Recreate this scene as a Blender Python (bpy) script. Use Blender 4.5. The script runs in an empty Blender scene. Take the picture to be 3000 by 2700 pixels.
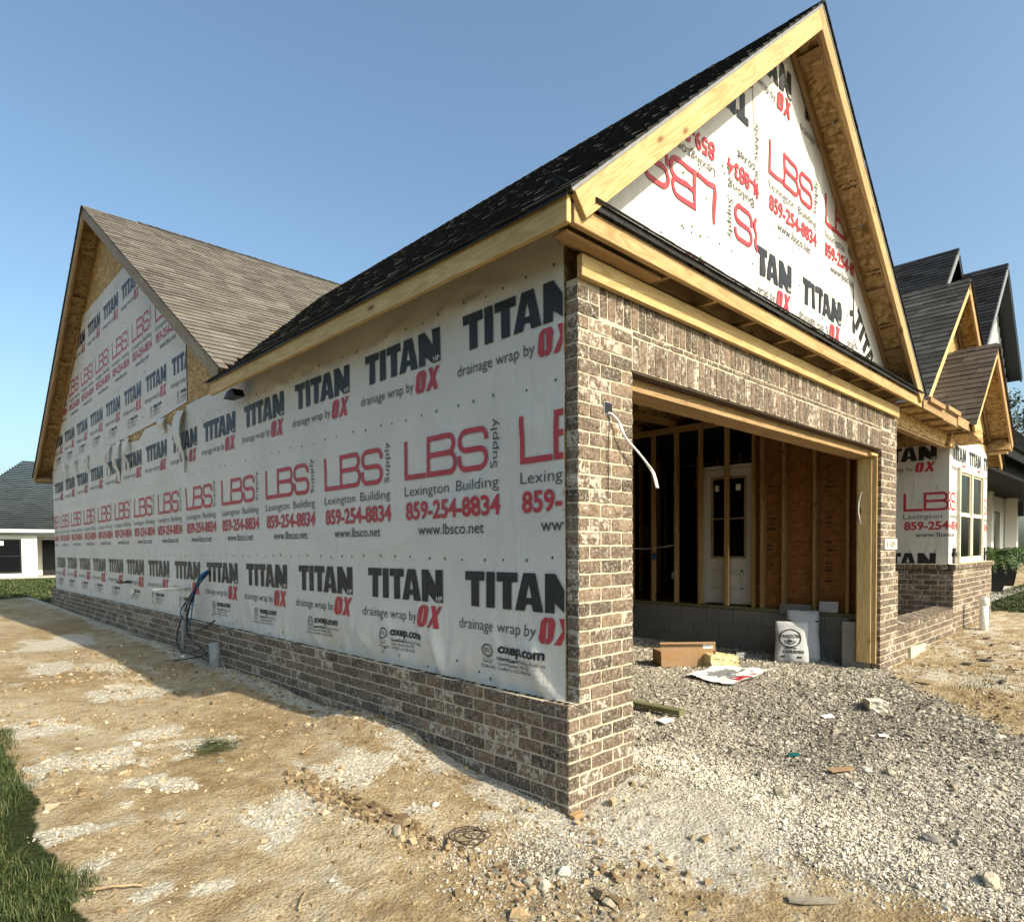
import bpy, bmesh, math, random
import numpy as np
from mathutils import Vector, Matrix

# ------------------------------------------------------------------ camera, sky, sun, exposure
scene = bpy.context.scene
C = scene.collection
cam_d = bpy.data.cameras.new("camera")
cam = bpy.data.objects.new("camera", cam_d)
C.objects.link(cam)
scene.camera = cam
_yaw, _pitch, _roll = [math.radians(a) for a in (45.943, -1.562, -0.4226)]
_F = Vector((math.cos(_yaw) * math.cos(_pitch), math.sin(_yaw) * math.cos(_pitch), math.sin(_pitch)))
_R0 = Vector((math.sin(_yaw), -math.cos(_yaw), 0.0))
_U0 = _R0.cross(_F)
_R = math.cos(_roll) * _R0 + math.sin(_roll) * _U0
_U = -math.sin(_roll) * _R0 + math.cos(_roll) * _U0
cam.matrix_world = Matrix(((_R.x, _U.x, -_F.x, -2.62605), (_R.y, _U.y, -_F.y, -2.28136),
                           (_R.z, _U.z, -_F.z, 1.46542), (0, 0, 0, 1)))
cam_d.sensor_fit = 'HORIZONTAL'
cam_d.sensor_width = 36.0
cam_d.lens = 1881.0 / 3000.0 * 36.0
cam_d.shift_y = 302.86 / 3000.0
cam_d.clip_start = 0.05
cam_d.clip_end = 2000.0

SUN_DIR = Vector((-0.14, 1.0, -0.75)).normalized()
EL = math.asin(-SUN_DIR.z)
AZ = math.atan2(-SUN_DIR.x, -SUN_DIR.y)
world = bpy.data.worlds.new("World")
scene.world = world
world.use_nodes = True
wn = world.node_tree
sky = wn.nodes.new('ShaderNodeTexSky')
sky.sky_type = 'NISHITA'
sky.sun_disc = False
sky.sun_elevation = EL
sky.sun_rotation = AZ
sky.air_density = 1.0
sky.dust_density = 3.4
sky.ozone_density = 1.0
bg = wn.nodes['Background']
bg.inputs['Strength'].default_value = 0.15
tint = wn.nodes.new('ShaderNodeMix'); tint.data_type = 'RGBA'; tint.blend_type = 'MULTIPLY'; tint.inputs[0].default_value = 1.0
tint.inputs[7].default_value = (0.90, 1.03, 1.02, 1)
wn.links.new(sky.outputs[0], tint.inputs[6])
wn.links.new(tint.outputs[2], bg.inputs[0])

sun_d = bpy.data.lights.new("sun", 'SUN')
sun_d.energy = 4.6
sun_d.angle = math.radians(0.53)
sun_d.color = (1.0, 0.87, 0.68)
sun = bpy.data.objects.new("sun", sun_d)
C.objects.link(sun)
sun.rotation_euler = SUN_DIR.to_track_quat('-Z', 'Y').to_euler()
sun.location = (5, -20, 18)

scene.view_settings.view_transform = 'Standard'
scene.view_settings.look = 'None'
scene.view_settings.exposure = 0.6
scene.view_settings.gamma = 1.0

random.seed(7)
rng = np.random.default_rng(11)


# ------------------------------------------------------------------ helpers
def tag(o, label=None, cat=None, group=None, kind=None):
    if label: o["label"] = label
    if cat: o["category"] = cat
    if group: o["group"] = group
    if kind: o["kind"] = kind
    return o


def thing(name, label, cat, loc=(0, 0, 0), rz=0.0, group=None):
    o = bpy.data.objects.new(name, None)
    o.empty_display_size = 0.1
    C.objects.link(o)
    o.location = loc
    o.rotation_euler = (0, 0, rz)
    return tag(o, label, cat, group)


class MB:
    """collects verts / faces / material index / tone, builds ONE mesh object"""
    def __init__(self):
        self.v = []; self.f = []; self.m = []; self.t = []; self.n = 0

    def add(self, verts, faces, mat=0, tone=0.0):
        b = self.n
        self.v.extend([tuple(p) for p in verts])
        self.n += len(verts)
        for f in faces:
            self.f.append(tuple(i + b for i in f))
        self.m.extend([mat] * len(faces))
        self.t.extend([tone] * len(faces))

    def box(self, a, b, mat=0, tone=0.0):
        x0, y0, z0 = a; x1, y1, z1 = b
        v = [(x0, y0, z0), (x1, y0, z0), (x1, y1, z0), (x0, y1, z0), (x0, y0, z1), (x1, y0, z1), (x1, y1, z1), (x0, y1, z1)]
        self.add(v, [(0, 3, 2, 1), (4, 5, 6, 7), (0, 1, 5, 4), (1, 2, 6, 5), (2, 3, 7, 6), (3, 0, 4, 7)], mat, tone)

    def prism(self, poly, ext, mat=0, tone=0.0):
        """poly: list of 3-D points, ext: extrusion vector"""
        n = len(poly); e = Vector(ext)
        v = [Vector(p) for p in poly] + [Vector(p) + e for p in poly]
        f = [tuple(range(n))[::-1], tuple(range(n, 2 * n))]
        f += [(i, (i + 1) % n, n + (i + 1) % n, n + i) for i in range(n)]
        self.add(v, f, mat, tone)

    def tube(self, pts, r, seg=8, mat=0, tone=0.0, cap=True):
        pts = [Vector(p) for p in pts]
        n = len(pts)
        rs = r if isinstance(r, (list, tuple)) else [r] * n
        vs = []
        prev = None
        for i, p in enumerate(pts):
            d = (pts[min(i + 1, n - 1)] - pts[max(i - 1, 0)]).normalized()
            if prev is None:
                a = d.orthogonal().normalized()
            else:
                a = (prev - d * prev.dot(d))
                a = a.normalized() if a.length > 1e-6 else d.orthogonal().normalized()
            prev = a
            b = d.cross(a)
            for k in range(seg):
                w = 2 * math.pi * k / seg
                vs.append(p + (a * math.cos(w) + b * math.sin(w)) * rs[i])
        fs = []
        for i in range(n - 1):
            for k in range(seg):
                k2 = (k + 1) % seg
                fs.append((i * seg + k, i * seg + k2, (i + 1) * seg + k2, (i + 1) * seg + k))
        if cap:
            fs.append(tuple(range(seg))[::-1]); fs.append(tuple(range((n - 1) * seg, n * seg)))
        self.add(vs, fs, mat, tone)

    def build(self, name, mats, parent=None, smooth=False, loc=None):
        me = bpy.data.meshes.new(name)
        me.from_pydata(self.v, [], self.f)
        if not isinstance(mats, (list, tuple)): mats = [mats]
        for m in mats: me.materials.append(m)
        if len(self.m):
            me.polygons.foreach_set('material_index', np.array(self.m, dtype=np.int32))
            at = me.attributes.new('tone', 'FLOAT', 'FACE')
            at.data.foreach_set('value', np.array(self.t, dtype=np.float32))
        if smooth:
            me.polygons.foreach_set('use_smooth', np.ones(len(me.polygons), dtype=bool))
        me.update()
        o = bpy.data.objects.new(name, me)
        C.objects.link(o)
        if parent: o.parent = parent
        if loc: o.location = loc
        return o


def mesh_np(name, V, Fq, mats, parent=None, tone=None, smooth=False):
    """V (n,3) array, Fq (m,k) array of equal-size faces"""
    me = bpy.data.meshes.new(name)
    m, k = Fq.shape
    me.vertices.add(len(V)); me.vertices.foreach_set('co', V.astype(np.float32).ravel())
    me.loops.add(m * k); me.loops.foreach_set('vertex_index', Fq.astype(np.int32).ravel())
    me.polygons.add(m)
    me.polygons.foreach_set('loop_start', np.arange(0, m * k, k, dtype=np.int32))
    me.polygons.foreach_set('loop_total', np.full(m, k, dtype=np.int32))
    me.polygons.foreach_set('use_smooth', np.full(m, smooth, dtype=bool))
    if not isinstance(mats, (list, tuple)): mats = [mats]
    for q in mats: me.materials.append(q)
    if tone is not None:
        at = me.attributes.new('tone', 'FLOAT', 'FACE')
        at.data.foreach_set('value', tone.astype(np.float32))
    me.update(calc_edges=True)
    o = bpy.data.objects.new(name, me)
    C.objects.link(o)
    if parent: o.parent = parent
    return o


def beam(name, p0, p1, w, t, side, mat, parent, bevel=0.003):
    """a board whose long axis runs p0 -> p1 (its centre line); side = direction of its width w"""
    p0 = Vector(p0); p1 = Vector(p1)
    ex = (p1 - p0); L = ex.length; ex.normalize()
    ey = Vector(side); ey = (ey - ex * ey.dot(ex)).normalized()
    ez = ex.cross(ey)
    bm = bmesh.new()
    bmesh.ops.create_cube(bm, size=1.0)
    for v in bm.verts: v.co = Vector((v.co.x * L, v.co.y * w, v.co.z * t))
    bmesh.ops.bevel(bm, geom=list(bm.edges), offset=bevel, segments=1, affect='EDGES')
    me = bpy.data.meshes.new(name); bm.to_mesh(me); bm.free()
    me.materials.append(mat)
    o = bpy.data.objects.new(name, me); C.objects.link(o)
    c = (p0 + p1) / 2
    o.matrix_local = Matrix(((ex.x, ey.x, ez.x, c.x), (ex.y, ey.y, ez.y, c.y), (ex.z, ey.z, ez.z, c.z), (0, 0, 0, 1)))
    if parent: o.parent = parent
    return o


def lum(name, a, b, mat, parent, bevel=0.003):
    """axis-aligned board given by two corners; local X runs along its longest side"""
    d = [abs(b[i] - a[i]) for i in range(3)]
    c = [(a[i] + b[i]) / 2 for i in range(3)]
    k = d.index(max(d))
    o = sorted([i for i in range(3) if i != k], key=lambda i: -d[i])
    p0 = list(c); p1 = list(c); p0[k] = min(a[k], b[k]); p1[k] = max(a[k], b[k])
    s = [0, 0, 0]; s[o[0]] = 1
    return beam(name, p0, p1, d[o[0]], d[o[1]], s, mat, parent, bevel)


def _hash(ix, iy, s):
    h = (ix.astype(np.int64) * 374761393 + iy.astype(np.int64) * 668265263 + s * 1442695041) & 0x7fffffff
    h = ((h ^ (h >> 13)) * 1274126177) & 0x7fffffff
    return ((h ^ (h >> 16)) & 0xffff) / 65535.0


def vnoise(x, y, s=0):
    x = np.asarray(x, float); y = np.asarray(y, float)
    ix = np.floor(x); iy = np.floor(y); fx = x - ix; fy = y - iy
    fx = fx * fx * (3 - 2 * fx); fy = fy * fy * (3 - 2 * fy)
    a = _hash(ix, iy, s); b = _hash(ix + 1, iy, s); c = _hash(ix, iy + 1, s); d = _hash(ix + 1, iy + 1, s)
    return (a * (1 - fx) + b * fx) * (1 - fy) + (c * (1 - fx) + d * fx) * fy


def fbm(x, y, s=0, o=4):
    r = 0; a = 0.5; f = 1.0
    for i in range(o):
        r = r + a * vnoise(np.asarray(x) * f, np.asarray(y) * f, s + i * 17); a *= 0.5; f *= 2.03
    return r / (1 - 0.5 ** o)


def sstep(a, b, x):
    t = np.clip((np.asarray(x, float) - a) / (b - a), 0, 1)
    return t * t * (3 - 2 * t)


# ------------------------------------------------------------------ materials
class MT:
    def __init__(self, name, rough=0.85, spec=0.3):
        self.m = bpy.data.materials.new(name); self.m.use_nodes = True
        self.nt = self.m.node_tree
        self.b = self.nt.nodes['Principled BSDF']
        self.b.inputs['Roughness'].default_value = rough
        self.b.inputs['Specular IOR Level'].default_value = spec

    def n(self, t, **k):
        q = self.nt.nodes.new(t)
        for a, v in k.items(): setattr(q, a, v)
        return q

    def l(self, a, b): self.nt.links.new(a, b)

    def put(self, sock, v):
        if hasattr(v, 'is_output') or isinstance(v, bpy.types.NodeSocket): self.l(v, sock)
        else: sock.default_value = v

    def coord(self, kind='Object', scale=(1, 1, 1)):
        tc = self.n('ShaderNodeTexCoord'); mp = self.n('ShaderNodeMapping')
        mp.inputs['Scale'].default_value = scale
        self.l(tc.outputs[kind], mp.inputs['Vector'])
        return mp.outputs[0]

    def noise(self, vec, scale, detail=4, rough=0.55, dist=0.0, out='Fac'):
        q = self.n('ShaderNodeTexNoise')
        self.l(vec, q.inputs['Vector'])
        q.inputs['Scale'].default_value = scale; q.inputs['Detail'].default_value = detail
        q.inputs['Roughness'].default_value = rough; q.inputs['Distortion'].default_value = dist
        return q.outputs[out]

    def voro(self, vec, scale, feature='F1', out='Distance', rnd=1.0):
        q = self.n('ShaderNodeTexVoronoi', feature=feature)
        self.l(vec, q.inputs['Vector']); q.inputs['Scale'].default_value = scale
        q.inputs['Randomness'].default_value = rnd
        return q.outputs[out]

    def ramp(self, fac, stops, interp='LINEAR'):
        q = self.n('ShaderNodeValToRGB'); self.put(q.inputs[0], fac)
        q.color_ramp.interpolation = interp
        e = q.color_ramp.elements
        while len(e) > 1: e.remove(e[0])
        e[0].position = stops[0][0]; e[0].color = tuple(stops[0][1]) + (1,)
        for p, c in stops[1:]:
            x = e.new(p); x.color = tuple(c) + (1,)
        return q.outputs[0]

    def f(self, op, a, b=0.0, c=0.0, clamp=False):
        q = self.n('ShaderNodeMath', operation=op, use_clamp=clamp)
        self.put(q.inputs[0], a); self.put(q.inputs[1], b); self.put(q.inputs[2], c)
        return q.outputs[0]

    def rng(self, v, a, b, c=0.0, d=1.0):
        q = self.n('ShaderNodeMapRange'); q.interpolation_type = 'SMOOTHSTEP'
        self.put(q.inputs[0], v)
        for i, x in enumerate((a, b, c, d)): self.put(q.inputs[1 + i], x)
        return q.outputs[0]

    def mix(self, fac, a, b, mode='MIX'):
        q = self.n('ShaderNodeMix', data_type='RGBA', blend_type=mode)
        self.put(q.inputs[0], fac)
        for s, v in ((q.inputs[6], a), (q.inputs[7], b)):
            if isinstance(v, tuple) and len(v) == 3: v = v + (1,)
            self.put(s, v)
        return q.outputs[2]

    def attr(self, name, out='Fac'):
        q = self.n('ShaderNodeAttribute', attribute_name=name)
        return q.outputs[out]

    def vadd(self, v, off):
        q = self.n('ShaderNodeVectorMath', operation='ADD')
        self.l(v, q.inputs[0]); self.put(q.inputs[1], off)
        return q.outputs[0]

    def comb(self, x, y, z):
        q = self.n('ShaderNodeCombineXYZ')
        self.put(q.inputs[0], x); self.put(q.inputs[1], y); self.put(q.inputs[2], z)
        return q.outputs[0]

    def bump(self, h, strength=0.5, dist=0.01, prev=None):
        q = self.n('ShaderNodeBump')
        q.inputs['Strength'].default_value = strength; q.inputs['Distance'].default_value = dist
        self.l(h, q.inputs['Height'])
        if prev is not None: self.l(prev, q.inputs['Normal'])
        self.l(q.outputs[0], self.b.inputs['Normal'])
        return q.outputs[0]

    def col(self, c):
        if isinstance(c, tuple) and len(c) == 3: c = c + (1,)
        self.put(self.b.inputs['Base Color'], c)
        return self

    def rnd(self):
        return self.n('ShaderNodeObjectInfo').outputs['Random']


def plain(name, c, rough=0.7, var=0.12, scale=30, spec=0.3, bump=0.0, metal=0.0):
    t = MT(name, rough, spec)
    v = t.coord()
    n = t.noise(v, scale, 5)
    lo = tuple(x * (1 - var) for x in c); hi = tuple(min(1, x * (1 + var)) for x in c)
    t.col(t.ramp(n, [(0.3, lo), (0.7, hi)]))
    t.b.inputs['Metallic'].default_value = metal
    if bump: t.bump(n, bump, 0.004)
    return t.m


def wrap_bump(t, k=1.0):
    v = t.coord('Object')
    a = t.noise(v, 1.7, 5, 0.5, 0.6)
    vs = t.coord('Object', (6, 6, 1.0))
    b = t.noise(vs, 1.3, 4, 0.5, 1.2)
    w = t.noise(v, 160, 2)
    h = t.f('ADD', t.f('MULTIPLY', a, 0.8), t.f('MULTIPLY', b, 0.35))
    n1 = t.bump(h, 0.55 * k, 0.045)
    t.bump(w, 0.12, 0.002, n1)
    return a


def wrap_mat():
    t = MT('house_wrap_sheet', 0.62, 0.25)
    a = wrap_bump(t)
    v = t.coord()
    blot = t.noise(v, 0.9, 6, 0.6)
    fine = t.noise(v, 90, 3)
    c = t.ramp(blot, [(0.3, (0.49, 0.47, 0.425)), (0.55, (0.56, 0.538, 0.49)), (0.8, (0.60, 0.577, 0.525))])
    c = t.mix(t.rng(fine, 0.35, 0.7), c, (0.60, 0.61, 0.60)) if False else t.mix(0.12, c, t.ramp(fine, [(0.3, (0.45, 0.45, 0.45)), (0.7, (0.95, 0.95, 0.95))]))
    # warm light bounced off the ground, painted near the foot of the wall
    sx = t.n('ShaderNodeSeparateXYZ'); t.l(t.coord(), sx.inputs[0])
    low = t.rng(sx.outputs[2], 0.5, 1.05, 1.0, 0.0)
    dirt = t.f('MULTIPLY', low, t.rng(t.noise(t.coord('Object', (1, 1, 2)), 1.6, 5, 0.6), 0.38, 0.72, 0.0, 0.5))  # mask of the painted ground bounce, patchy by noise
    c = t.mix(dirt, c, (0.50, 0.42, 0.27))
    t.col(c)
    return t.m


def ink_mat(name, c):
    t = MT(name, 0.5, 0.3)
    wrap_bump(t)
    n = t.noise(t.coord(), 55, 4)
    t.col(t.ramp(n, [(0.35, c), (0.8, tuple(min(1, x * 1.5 + 0.012) for x in c))]))
    return t.m


def brick_mat():
    t = MT('tumbled_brick', 0.9, 0.2)
    tone = t.attr('tone')
    off = t.comb(t.f('MULTIPLY', tone, 37.0), t.f('MULTIPLY', tone, 71.0), t.f('MULTIPLY', tone, 53.0))
    v = t.vadd(t.coord(), off)
    n1 = t.noise(v, 26, 5, 0.6, 0.4)
    n2 = t.noise(v, 20, 5, 0.68, 0.5)
    n3 = t.noise(v, 120, 3, 0.6)
    base = t.ramp(n1, [(0.25, (0.050, 0.038, 0.030)), (0.42, (0.102, 0.077, 0.058)), (0.6, (0.158, 0.122, 0.092)), (0.8, (0.235, 0.192, 0.148))])
    tint = t.ramp(t.f('FRACT', t.f('MULTIPLY', tone, 7.31)), [(0.0, (0.55, 0.55, 0.55)), (0.3, (0.92, 0.88, 0.84)), (0.6, (1.10, 1.03, 0.96)), (0.82, (1.45, 1.33, 1.18)), (1.0, (0.75, 0.74, 0.73))])
    base = t.mix(1.0, base, tint, 'MULTIPLY')
    n4 = t.noise(v, 60, 4, 0.7, 0.6)
    speck = t.rng(n4, 0.50, 0.64, 0.0, 0.75)
    base = t.mix(speck, base, (0.34, 0.30, 0.245))
    thr = t.rng(t.f('FRACT', t.f('MULTIPLY', tone, 3.77)), 0.0, 1.0, 0.73, 0.46)
    wash = t.rng(t.f('ADD', n2, t.f('MULTIPLY', t.f('SUBTRACT', n4, 0.5), 0.22)), thr, t.f('ADD', thr, 0.12))
    wash = t.f('MULTIPLY', wash, t.rng(n3, 0.3, 0.62, 0.45, 0.9))
    c = t.mix(wash, base, (0.50, 0.46, 0.385))
    t.col(c)
    h = t.f('ADD', n1, t.f('MULTIPLY', n3, 0.45))
    t.bump(h, 0.8, 0.008)
    return t.m


def mortar_mat():
    t = MT('mortar', 0.95, 0.15)
    v = t.coord()
    n = t.noise(v, 70, 5, 0.6)
    t.col(t.ramp(n, [(0.3, (0.40, 0.345, 0.245)), (0.7, (0.56, 0.50, 0.375))]))
    t.bump(n, 0.8, 0.006)
    return t.m


def shingle_mat(name, c0, c1, c2):
    t = MT(name, 0.95, 0.06)
    tone = t.attr('tone')
    v = t.coord()
    n = t.noise(v, 330, 2, 0.6)
    w = t.noise(v, 3.0, 4)
    c = t.ramp(tone, [(0.0, c0), (0.5, c1), (1.0, c2)])
    c = t.mix(1.0, c, t.ramp(n, [(0.3, (0.72, 0.72, 0.72)), (0.7, (1.25, 1.25, 1.25))]), 'MULTIPLY')
    c = t.mix(1.0, c, t.ramp(w, [(0.3, (0.88, 0.88, 0.88)), (0.7, (1.1, 1.1, 1.1))]), 'MULTIPLY')
    t.col(c)
    t.bump(n, 0.6, 0.003)
    return t.m


def lumber_mat(name, light, dark, knot=(0.16, 0.08, 0.03)):
    t = MT(name, 0.72, 0.25)
    r = t.rnd()
    off = t.comb(t.f('MULTIPLY', r, 41.0), t.f('MULTIPLY', r, 13.0), t.f('MULTIPLY', r, 29.0))
    v = t.vadd(t.coord(), off)
    mp = t.n('ShaderNodeMapping'); mp.inputs['Scale'].default_value = (0.7, 9, 9); t.l(v, mp.inputs[0])
    warp = t.noise(mp.outputs[0], 1.2, 3, 0.5, 0.8)
    rings = t.f('FRACT', t.f('MULTIPLY', warp, 9.0))
    rings = t.f('ABSOLUTE', t.f('SUBTRACT', rings, 0.5))
    mp2 = t.n('ShaderNodeMapping'); mp2.inputs['Scale'].default_value = (4, 160, 160); t.l(v, mp2.inputs[0])
    fib = t.noise(mp2.outputs[0], 1.0, 3)
    c = t.mix(t.rng(rings, 0.0, 0.5, 0.0, 0.75), dark, light)
    c = t.mix(1.0, c, t.ramp(fib, [(0.3, (0.88, 0.87, 0.85)), (0.7, (1.08, 1.07, 1.05))]), 'MULTIPLY')
    mp3 = t.n('ShaderNodeMapping'); mp3.inputs['Scale'].default_value = (2.3, 6.0, 0.6); t.l(v, mp3.inputs[0])
    kd = t.voro(mp3.outputs[0], 1.0)
    k = t.rng(kd, 0.05, 0.15, 0.9, 0.0)
    c = t.mix(k, c, knot)
    mp4 = t.n('ShaderNodeMapping'); mp4.inputs['Scale'].default_value = (5.0, 17.0, 0.6); t.l(v, mp4.inputs[0])
    c = t.mix(t.rng(t.voro(mp4.outputs[0], 1.0), 0.045, 0.07, 0.85, 0.0), c, (0.06, 0.04, 0.025))
    big = t.noise(v, 2.0, 3)
    c = t.mix(1.0, c, t.ramp(big, [(0.3, (0.86, 0.84, 0.80)), (0.7, (1.08, 1.08, 1.08))]), 'MULTIPLY')
    c = t.mix(1.0, c, t.ramp(r, [(0.0, (0.84, 0.82, 0.78)), (1.0, (1.08, 1.08, 1.06))]), 'MULTIPLY')
    t.col(c)
    t.bump(t.f('ADD', fib, t.f('MULTIPLY', rings, 0.3)), 0.25, 0.002)
    return t.m


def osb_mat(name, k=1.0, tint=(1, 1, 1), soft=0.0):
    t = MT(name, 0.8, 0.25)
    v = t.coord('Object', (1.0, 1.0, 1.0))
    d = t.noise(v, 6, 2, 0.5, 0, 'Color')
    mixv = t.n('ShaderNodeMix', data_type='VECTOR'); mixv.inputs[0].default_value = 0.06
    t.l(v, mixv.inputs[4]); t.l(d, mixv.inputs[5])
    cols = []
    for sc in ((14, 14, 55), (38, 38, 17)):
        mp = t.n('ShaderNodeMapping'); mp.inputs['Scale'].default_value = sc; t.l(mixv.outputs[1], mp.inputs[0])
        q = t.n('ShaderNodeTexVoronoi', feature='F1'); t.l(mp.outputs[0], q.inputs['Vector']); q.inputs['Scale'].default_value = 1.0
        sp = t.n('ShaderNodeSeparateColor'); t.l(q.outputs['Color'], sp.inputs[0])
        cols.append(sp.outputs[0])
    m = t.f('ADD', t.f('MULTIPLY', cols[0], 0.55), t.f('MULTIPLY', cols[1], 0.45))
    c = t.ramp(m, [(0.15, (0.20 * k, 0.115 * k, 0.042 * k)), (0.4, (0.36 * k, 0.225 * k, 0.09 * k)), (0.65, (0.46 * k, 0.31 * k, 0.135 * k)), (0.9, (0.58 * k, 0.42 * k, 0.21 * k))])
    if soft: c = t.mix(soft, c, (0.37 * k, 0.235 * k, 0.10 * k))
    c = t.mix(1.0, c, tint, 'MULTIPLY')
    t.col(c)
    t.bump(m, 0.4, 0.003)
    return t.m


def glass_mat():
    m = bpy.data.materials.new('window_glass'); m.use_nodes = True
    nt = m.node_tree; nt.nodes.clear()
    out = nt.nodes.new('ShaderNodeOutputMaterial'); mx = nt.nodes.new('ShaderNodeMixShader')
    tr = nt.nodes.new('ShaderNodeBsdfTransparent'); tr.inputs[0].default_value = (0.40, 0.43, 0.43, 1)
    gl = nt.nodes.new('ShaderNodeBsdfGlossy'); gl.inputs['Roughness'].default_value = 0.02
    fr = nt.nodes.new('ShaderNodeFresnel'); fr.inputs[0].default_value = 1.3
    nt.links.new(fr.outputs[0], mx.inputs[0]); nt.links.new(tr.outputs[0], mx.inputs[1]); nt.links.new(gl.outputs[0], mx.inputs[2])
    nt.links.new(mx.outputs[0], out.inputs[0])
    return m


def cmu_mat():
    t = MT('concrete_block', 0.95, 0.15)
    v = t.coord()
    n = t.noise(v, 45, 6, 0.7); b = t.noise(v, 2.2, 4)
    c = t.ramp(n, [(0.3, (0.145, 0.138, 0.122)), (0.7, (0.265, 0.252, 0.222))])
    c = t.mix(1.0, c, t.ramp(b, [(0.3, (0.8, 0.8, 0.8)), (0.7, (1.1, 1.1, 1.1))]), 'MULTIPLY')
    t.col(c); t.bump(n, 0.5, 0.005)
    return t.m


def stone_mat(name, stops, rough=0.95):
    t = MT(name, rough, 0.15)
    tone = t.attr('tone')
    v = t.coord()
    n = t.noise(v, 140, 4, 0.6)
    c = t.ramp(tone, stops)
    c = t.mix(1.0, c, t.ramp(n, [(0.25, (0.72, 0.72, 0.72)), (0.75, (1.18, 1.18, 1.18))]), 'MULTIPLY')
    t.col(c); t.bump(n, 0.5, 0.003)
    return t.m


def leaf_mat(name, c0, c1, c2):
    t = MT(name, 0.6, 0.25)
    tone = t.attr('tone')
    t.col(t.ramp(tone, [(0.0, c0), (0.5, c1), (1.0, c2)]))
    return t.m


def ground_mat():
    t = MT('bare_clay_ground', 0.97, 0.1)
    v = t.coord()
    w = t.attr('white'); g = t.attr('gravel'); lw = t.attr('lawn')
    big = t.noise(v, 0.8, 5, 0.6)
    mid = t.noise(v, 6.5, 8, 0.7, 0.0)
    fine = t.noise(v, 48, 6, 0.7)
    grit = t.noise(v, 260, 3, 0.6)
    clay = t.ramp(mid, [(0.25, (0.24, 0.167, 0.088)), (0.42, (0.40, 0.298, 0.170)), (0.58, (0.48, 0.37, 0.225)), (0.8, (0.57, 0.465, 0.31))])
    clay = t.mix(1.0, clay, t.ramp(big, [(0.3, (0.82, 0.80, 0.76)), (0.7, (1.1, 1.1, 1.1))]), 'MULTIPLY')
    dust = t.rng(t.f('ADD', t.f('MULTIPLY', big, .75), t.f('MULTIPLY', mid, .35)), 0.46, 0.74, 0.0, 0.85)
    clay = t.mix(dust, clay, (0.58, 0.51, 0.375))
    # small pale specks of crushed stone trodden into the clay
    sp = t.voro(v, 46); spm = t.f('MULTIPLY', t.rng(sp, 0.12, 0.24, 1.0, 0.0), t.rng(t.noise(v, 2.6, 3), 0.45, 0.62))
    clay = t.mix(spm, clay, (0.55, 0.48, 0.36))
    lime = t.ramp(fine, [(0.3, (0.50, 0.46, 0.37)), (0.6, (0.70, 0.665, 0.58)), (0.8, (0.80, 0.77, 0.69))])
    wm = t.rng(t.f('ADD', w, t.f('MULTIPLY', t.f('SUBTRACT', mid, 0.5), 1.7)), 0.34, 0.66)
    wm = t.f('MULTIPLY', wm, t.rng(fine, 0.3, 0.55, 0.45, 0.95))
    c = t.mix(wm, clay, lime)
    gv = t.voro(v, 52, 'F1', 'Color')
    sg = t.n('ShaderNodeSeparateColor'); t.l(gv, sg.inputs[0])
    gd = t.voro(v, 52)
    gcol = t.ramp(sg.outputs[0], [(0.0, (0.20, 0.178, 0.138)), (0.5, (0.38, 0.34, 0.265)), (1.0, (0.56, 0.51, 0.40))])
    gm = t.rng(t.f('ADD', g, t.f('MULTIPLY', t.f('SUBTRACT', mid, 0.5), 0.8)), 0.35, 0.6)
    c = t.mix(t.f('MULTIPLY', gm, t.f('SUBTRACT', 1.0, t.f('MULTIPLY', wm, 0.85))), c, gcol)
    lawn = t.ramp(fine, [(0.3, (0.020, 0.028, 0.009)), (0.7, (0.055, 0.068, 0.022))])
    lm = t.rng(t.f('ADD', lw, t.f('MULTIPLY', t.f('SUBTRACT', mid, 0.5), 0.9)), 0.4, 0.6)
    c = t.mix(lm, c, lawn)
    c = t.mix(1.0, c, t.ramp(grit, [(0.3, (0.72, 0.71, 0.69)), (0.7, (1.18, 1.18, 1.18))]), 'MULTIPLY')
    c = t.mix(1.0, c, t.ramp(fine, [(0.32, (0.74, 0.72, 0.68)), (0.55, (1.04, 1.04, 1.03))]), 'MULTIPLY')
    t.col(c)
    peb = t.voro(v, 70, 'SMOOTH_F1')
    h1 = t.f('ADD', t.f('ADD', t.f('MULTIPLY', mid, 0.8), t.f('MULTIPLY', fine, 1.0)), t.f('MULTIPLY', peb, -0.5))
    n1 = t.bump(h1, 1.0, 0.034)
    gh = t.f('MULTIPLY', t.f('SUBTRACT', 1.0, gd), gm)
    n2 = t.bump(gh, 0.9, 0.02, n1)
    t.bump(grit, 0.45, 0.004, n2)
    return t.m


M = {}
M['wrap'] = wrap_mat()
M['ink'] = ink_mat('black_print', (0.012, 0.013, 0.014))
M['grey_ink'] = ink_mat('thin_black_print', (0.045, 0.045, 0.048))
M['red'] = ink_mat('red_print', (0.33, 0.030, 0.040))
M['green_cap'] = plain('green_cap_nail', (0.09, 0.20, 0.045), 0.5)
M['brick'] = brick_mat()
M['mortar'] = mortar_mat()
M['hole'] = plain('brick_core_shadow', (0.012, 0.011, 0.010), 1.0)
M['shingle'] = shingle_mat('weathered_shingle', (0.105, 0.092, 0.077), (0.150, 0.134, 0.114), (0.200, 0.181, 0.156))
M['shingle_dk'] = shingle_mat('charcoal_shingle', (0.035, 0.034, 0.032), (0.064, 0.061, 0.057), (0.105, 0.10, 0.093))
M['shingle_br'] = shingle_mat('brown_shingle', (0.060, 0.050, 0.042), (0.088, 0.075, 0.063), (0.12, 0.104, 0.088))
M['shingle_black'] = shingle_mat('black_shingle', (0.012, 0.013, 0.015), (0.022, 0.024, 0.027), (0.036, 0.038, 0.042))
M['butt'] = plain('asphalt_edge', (0.022, 0.0215, 0.021), 0.9, 0.5, 18)
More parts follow.
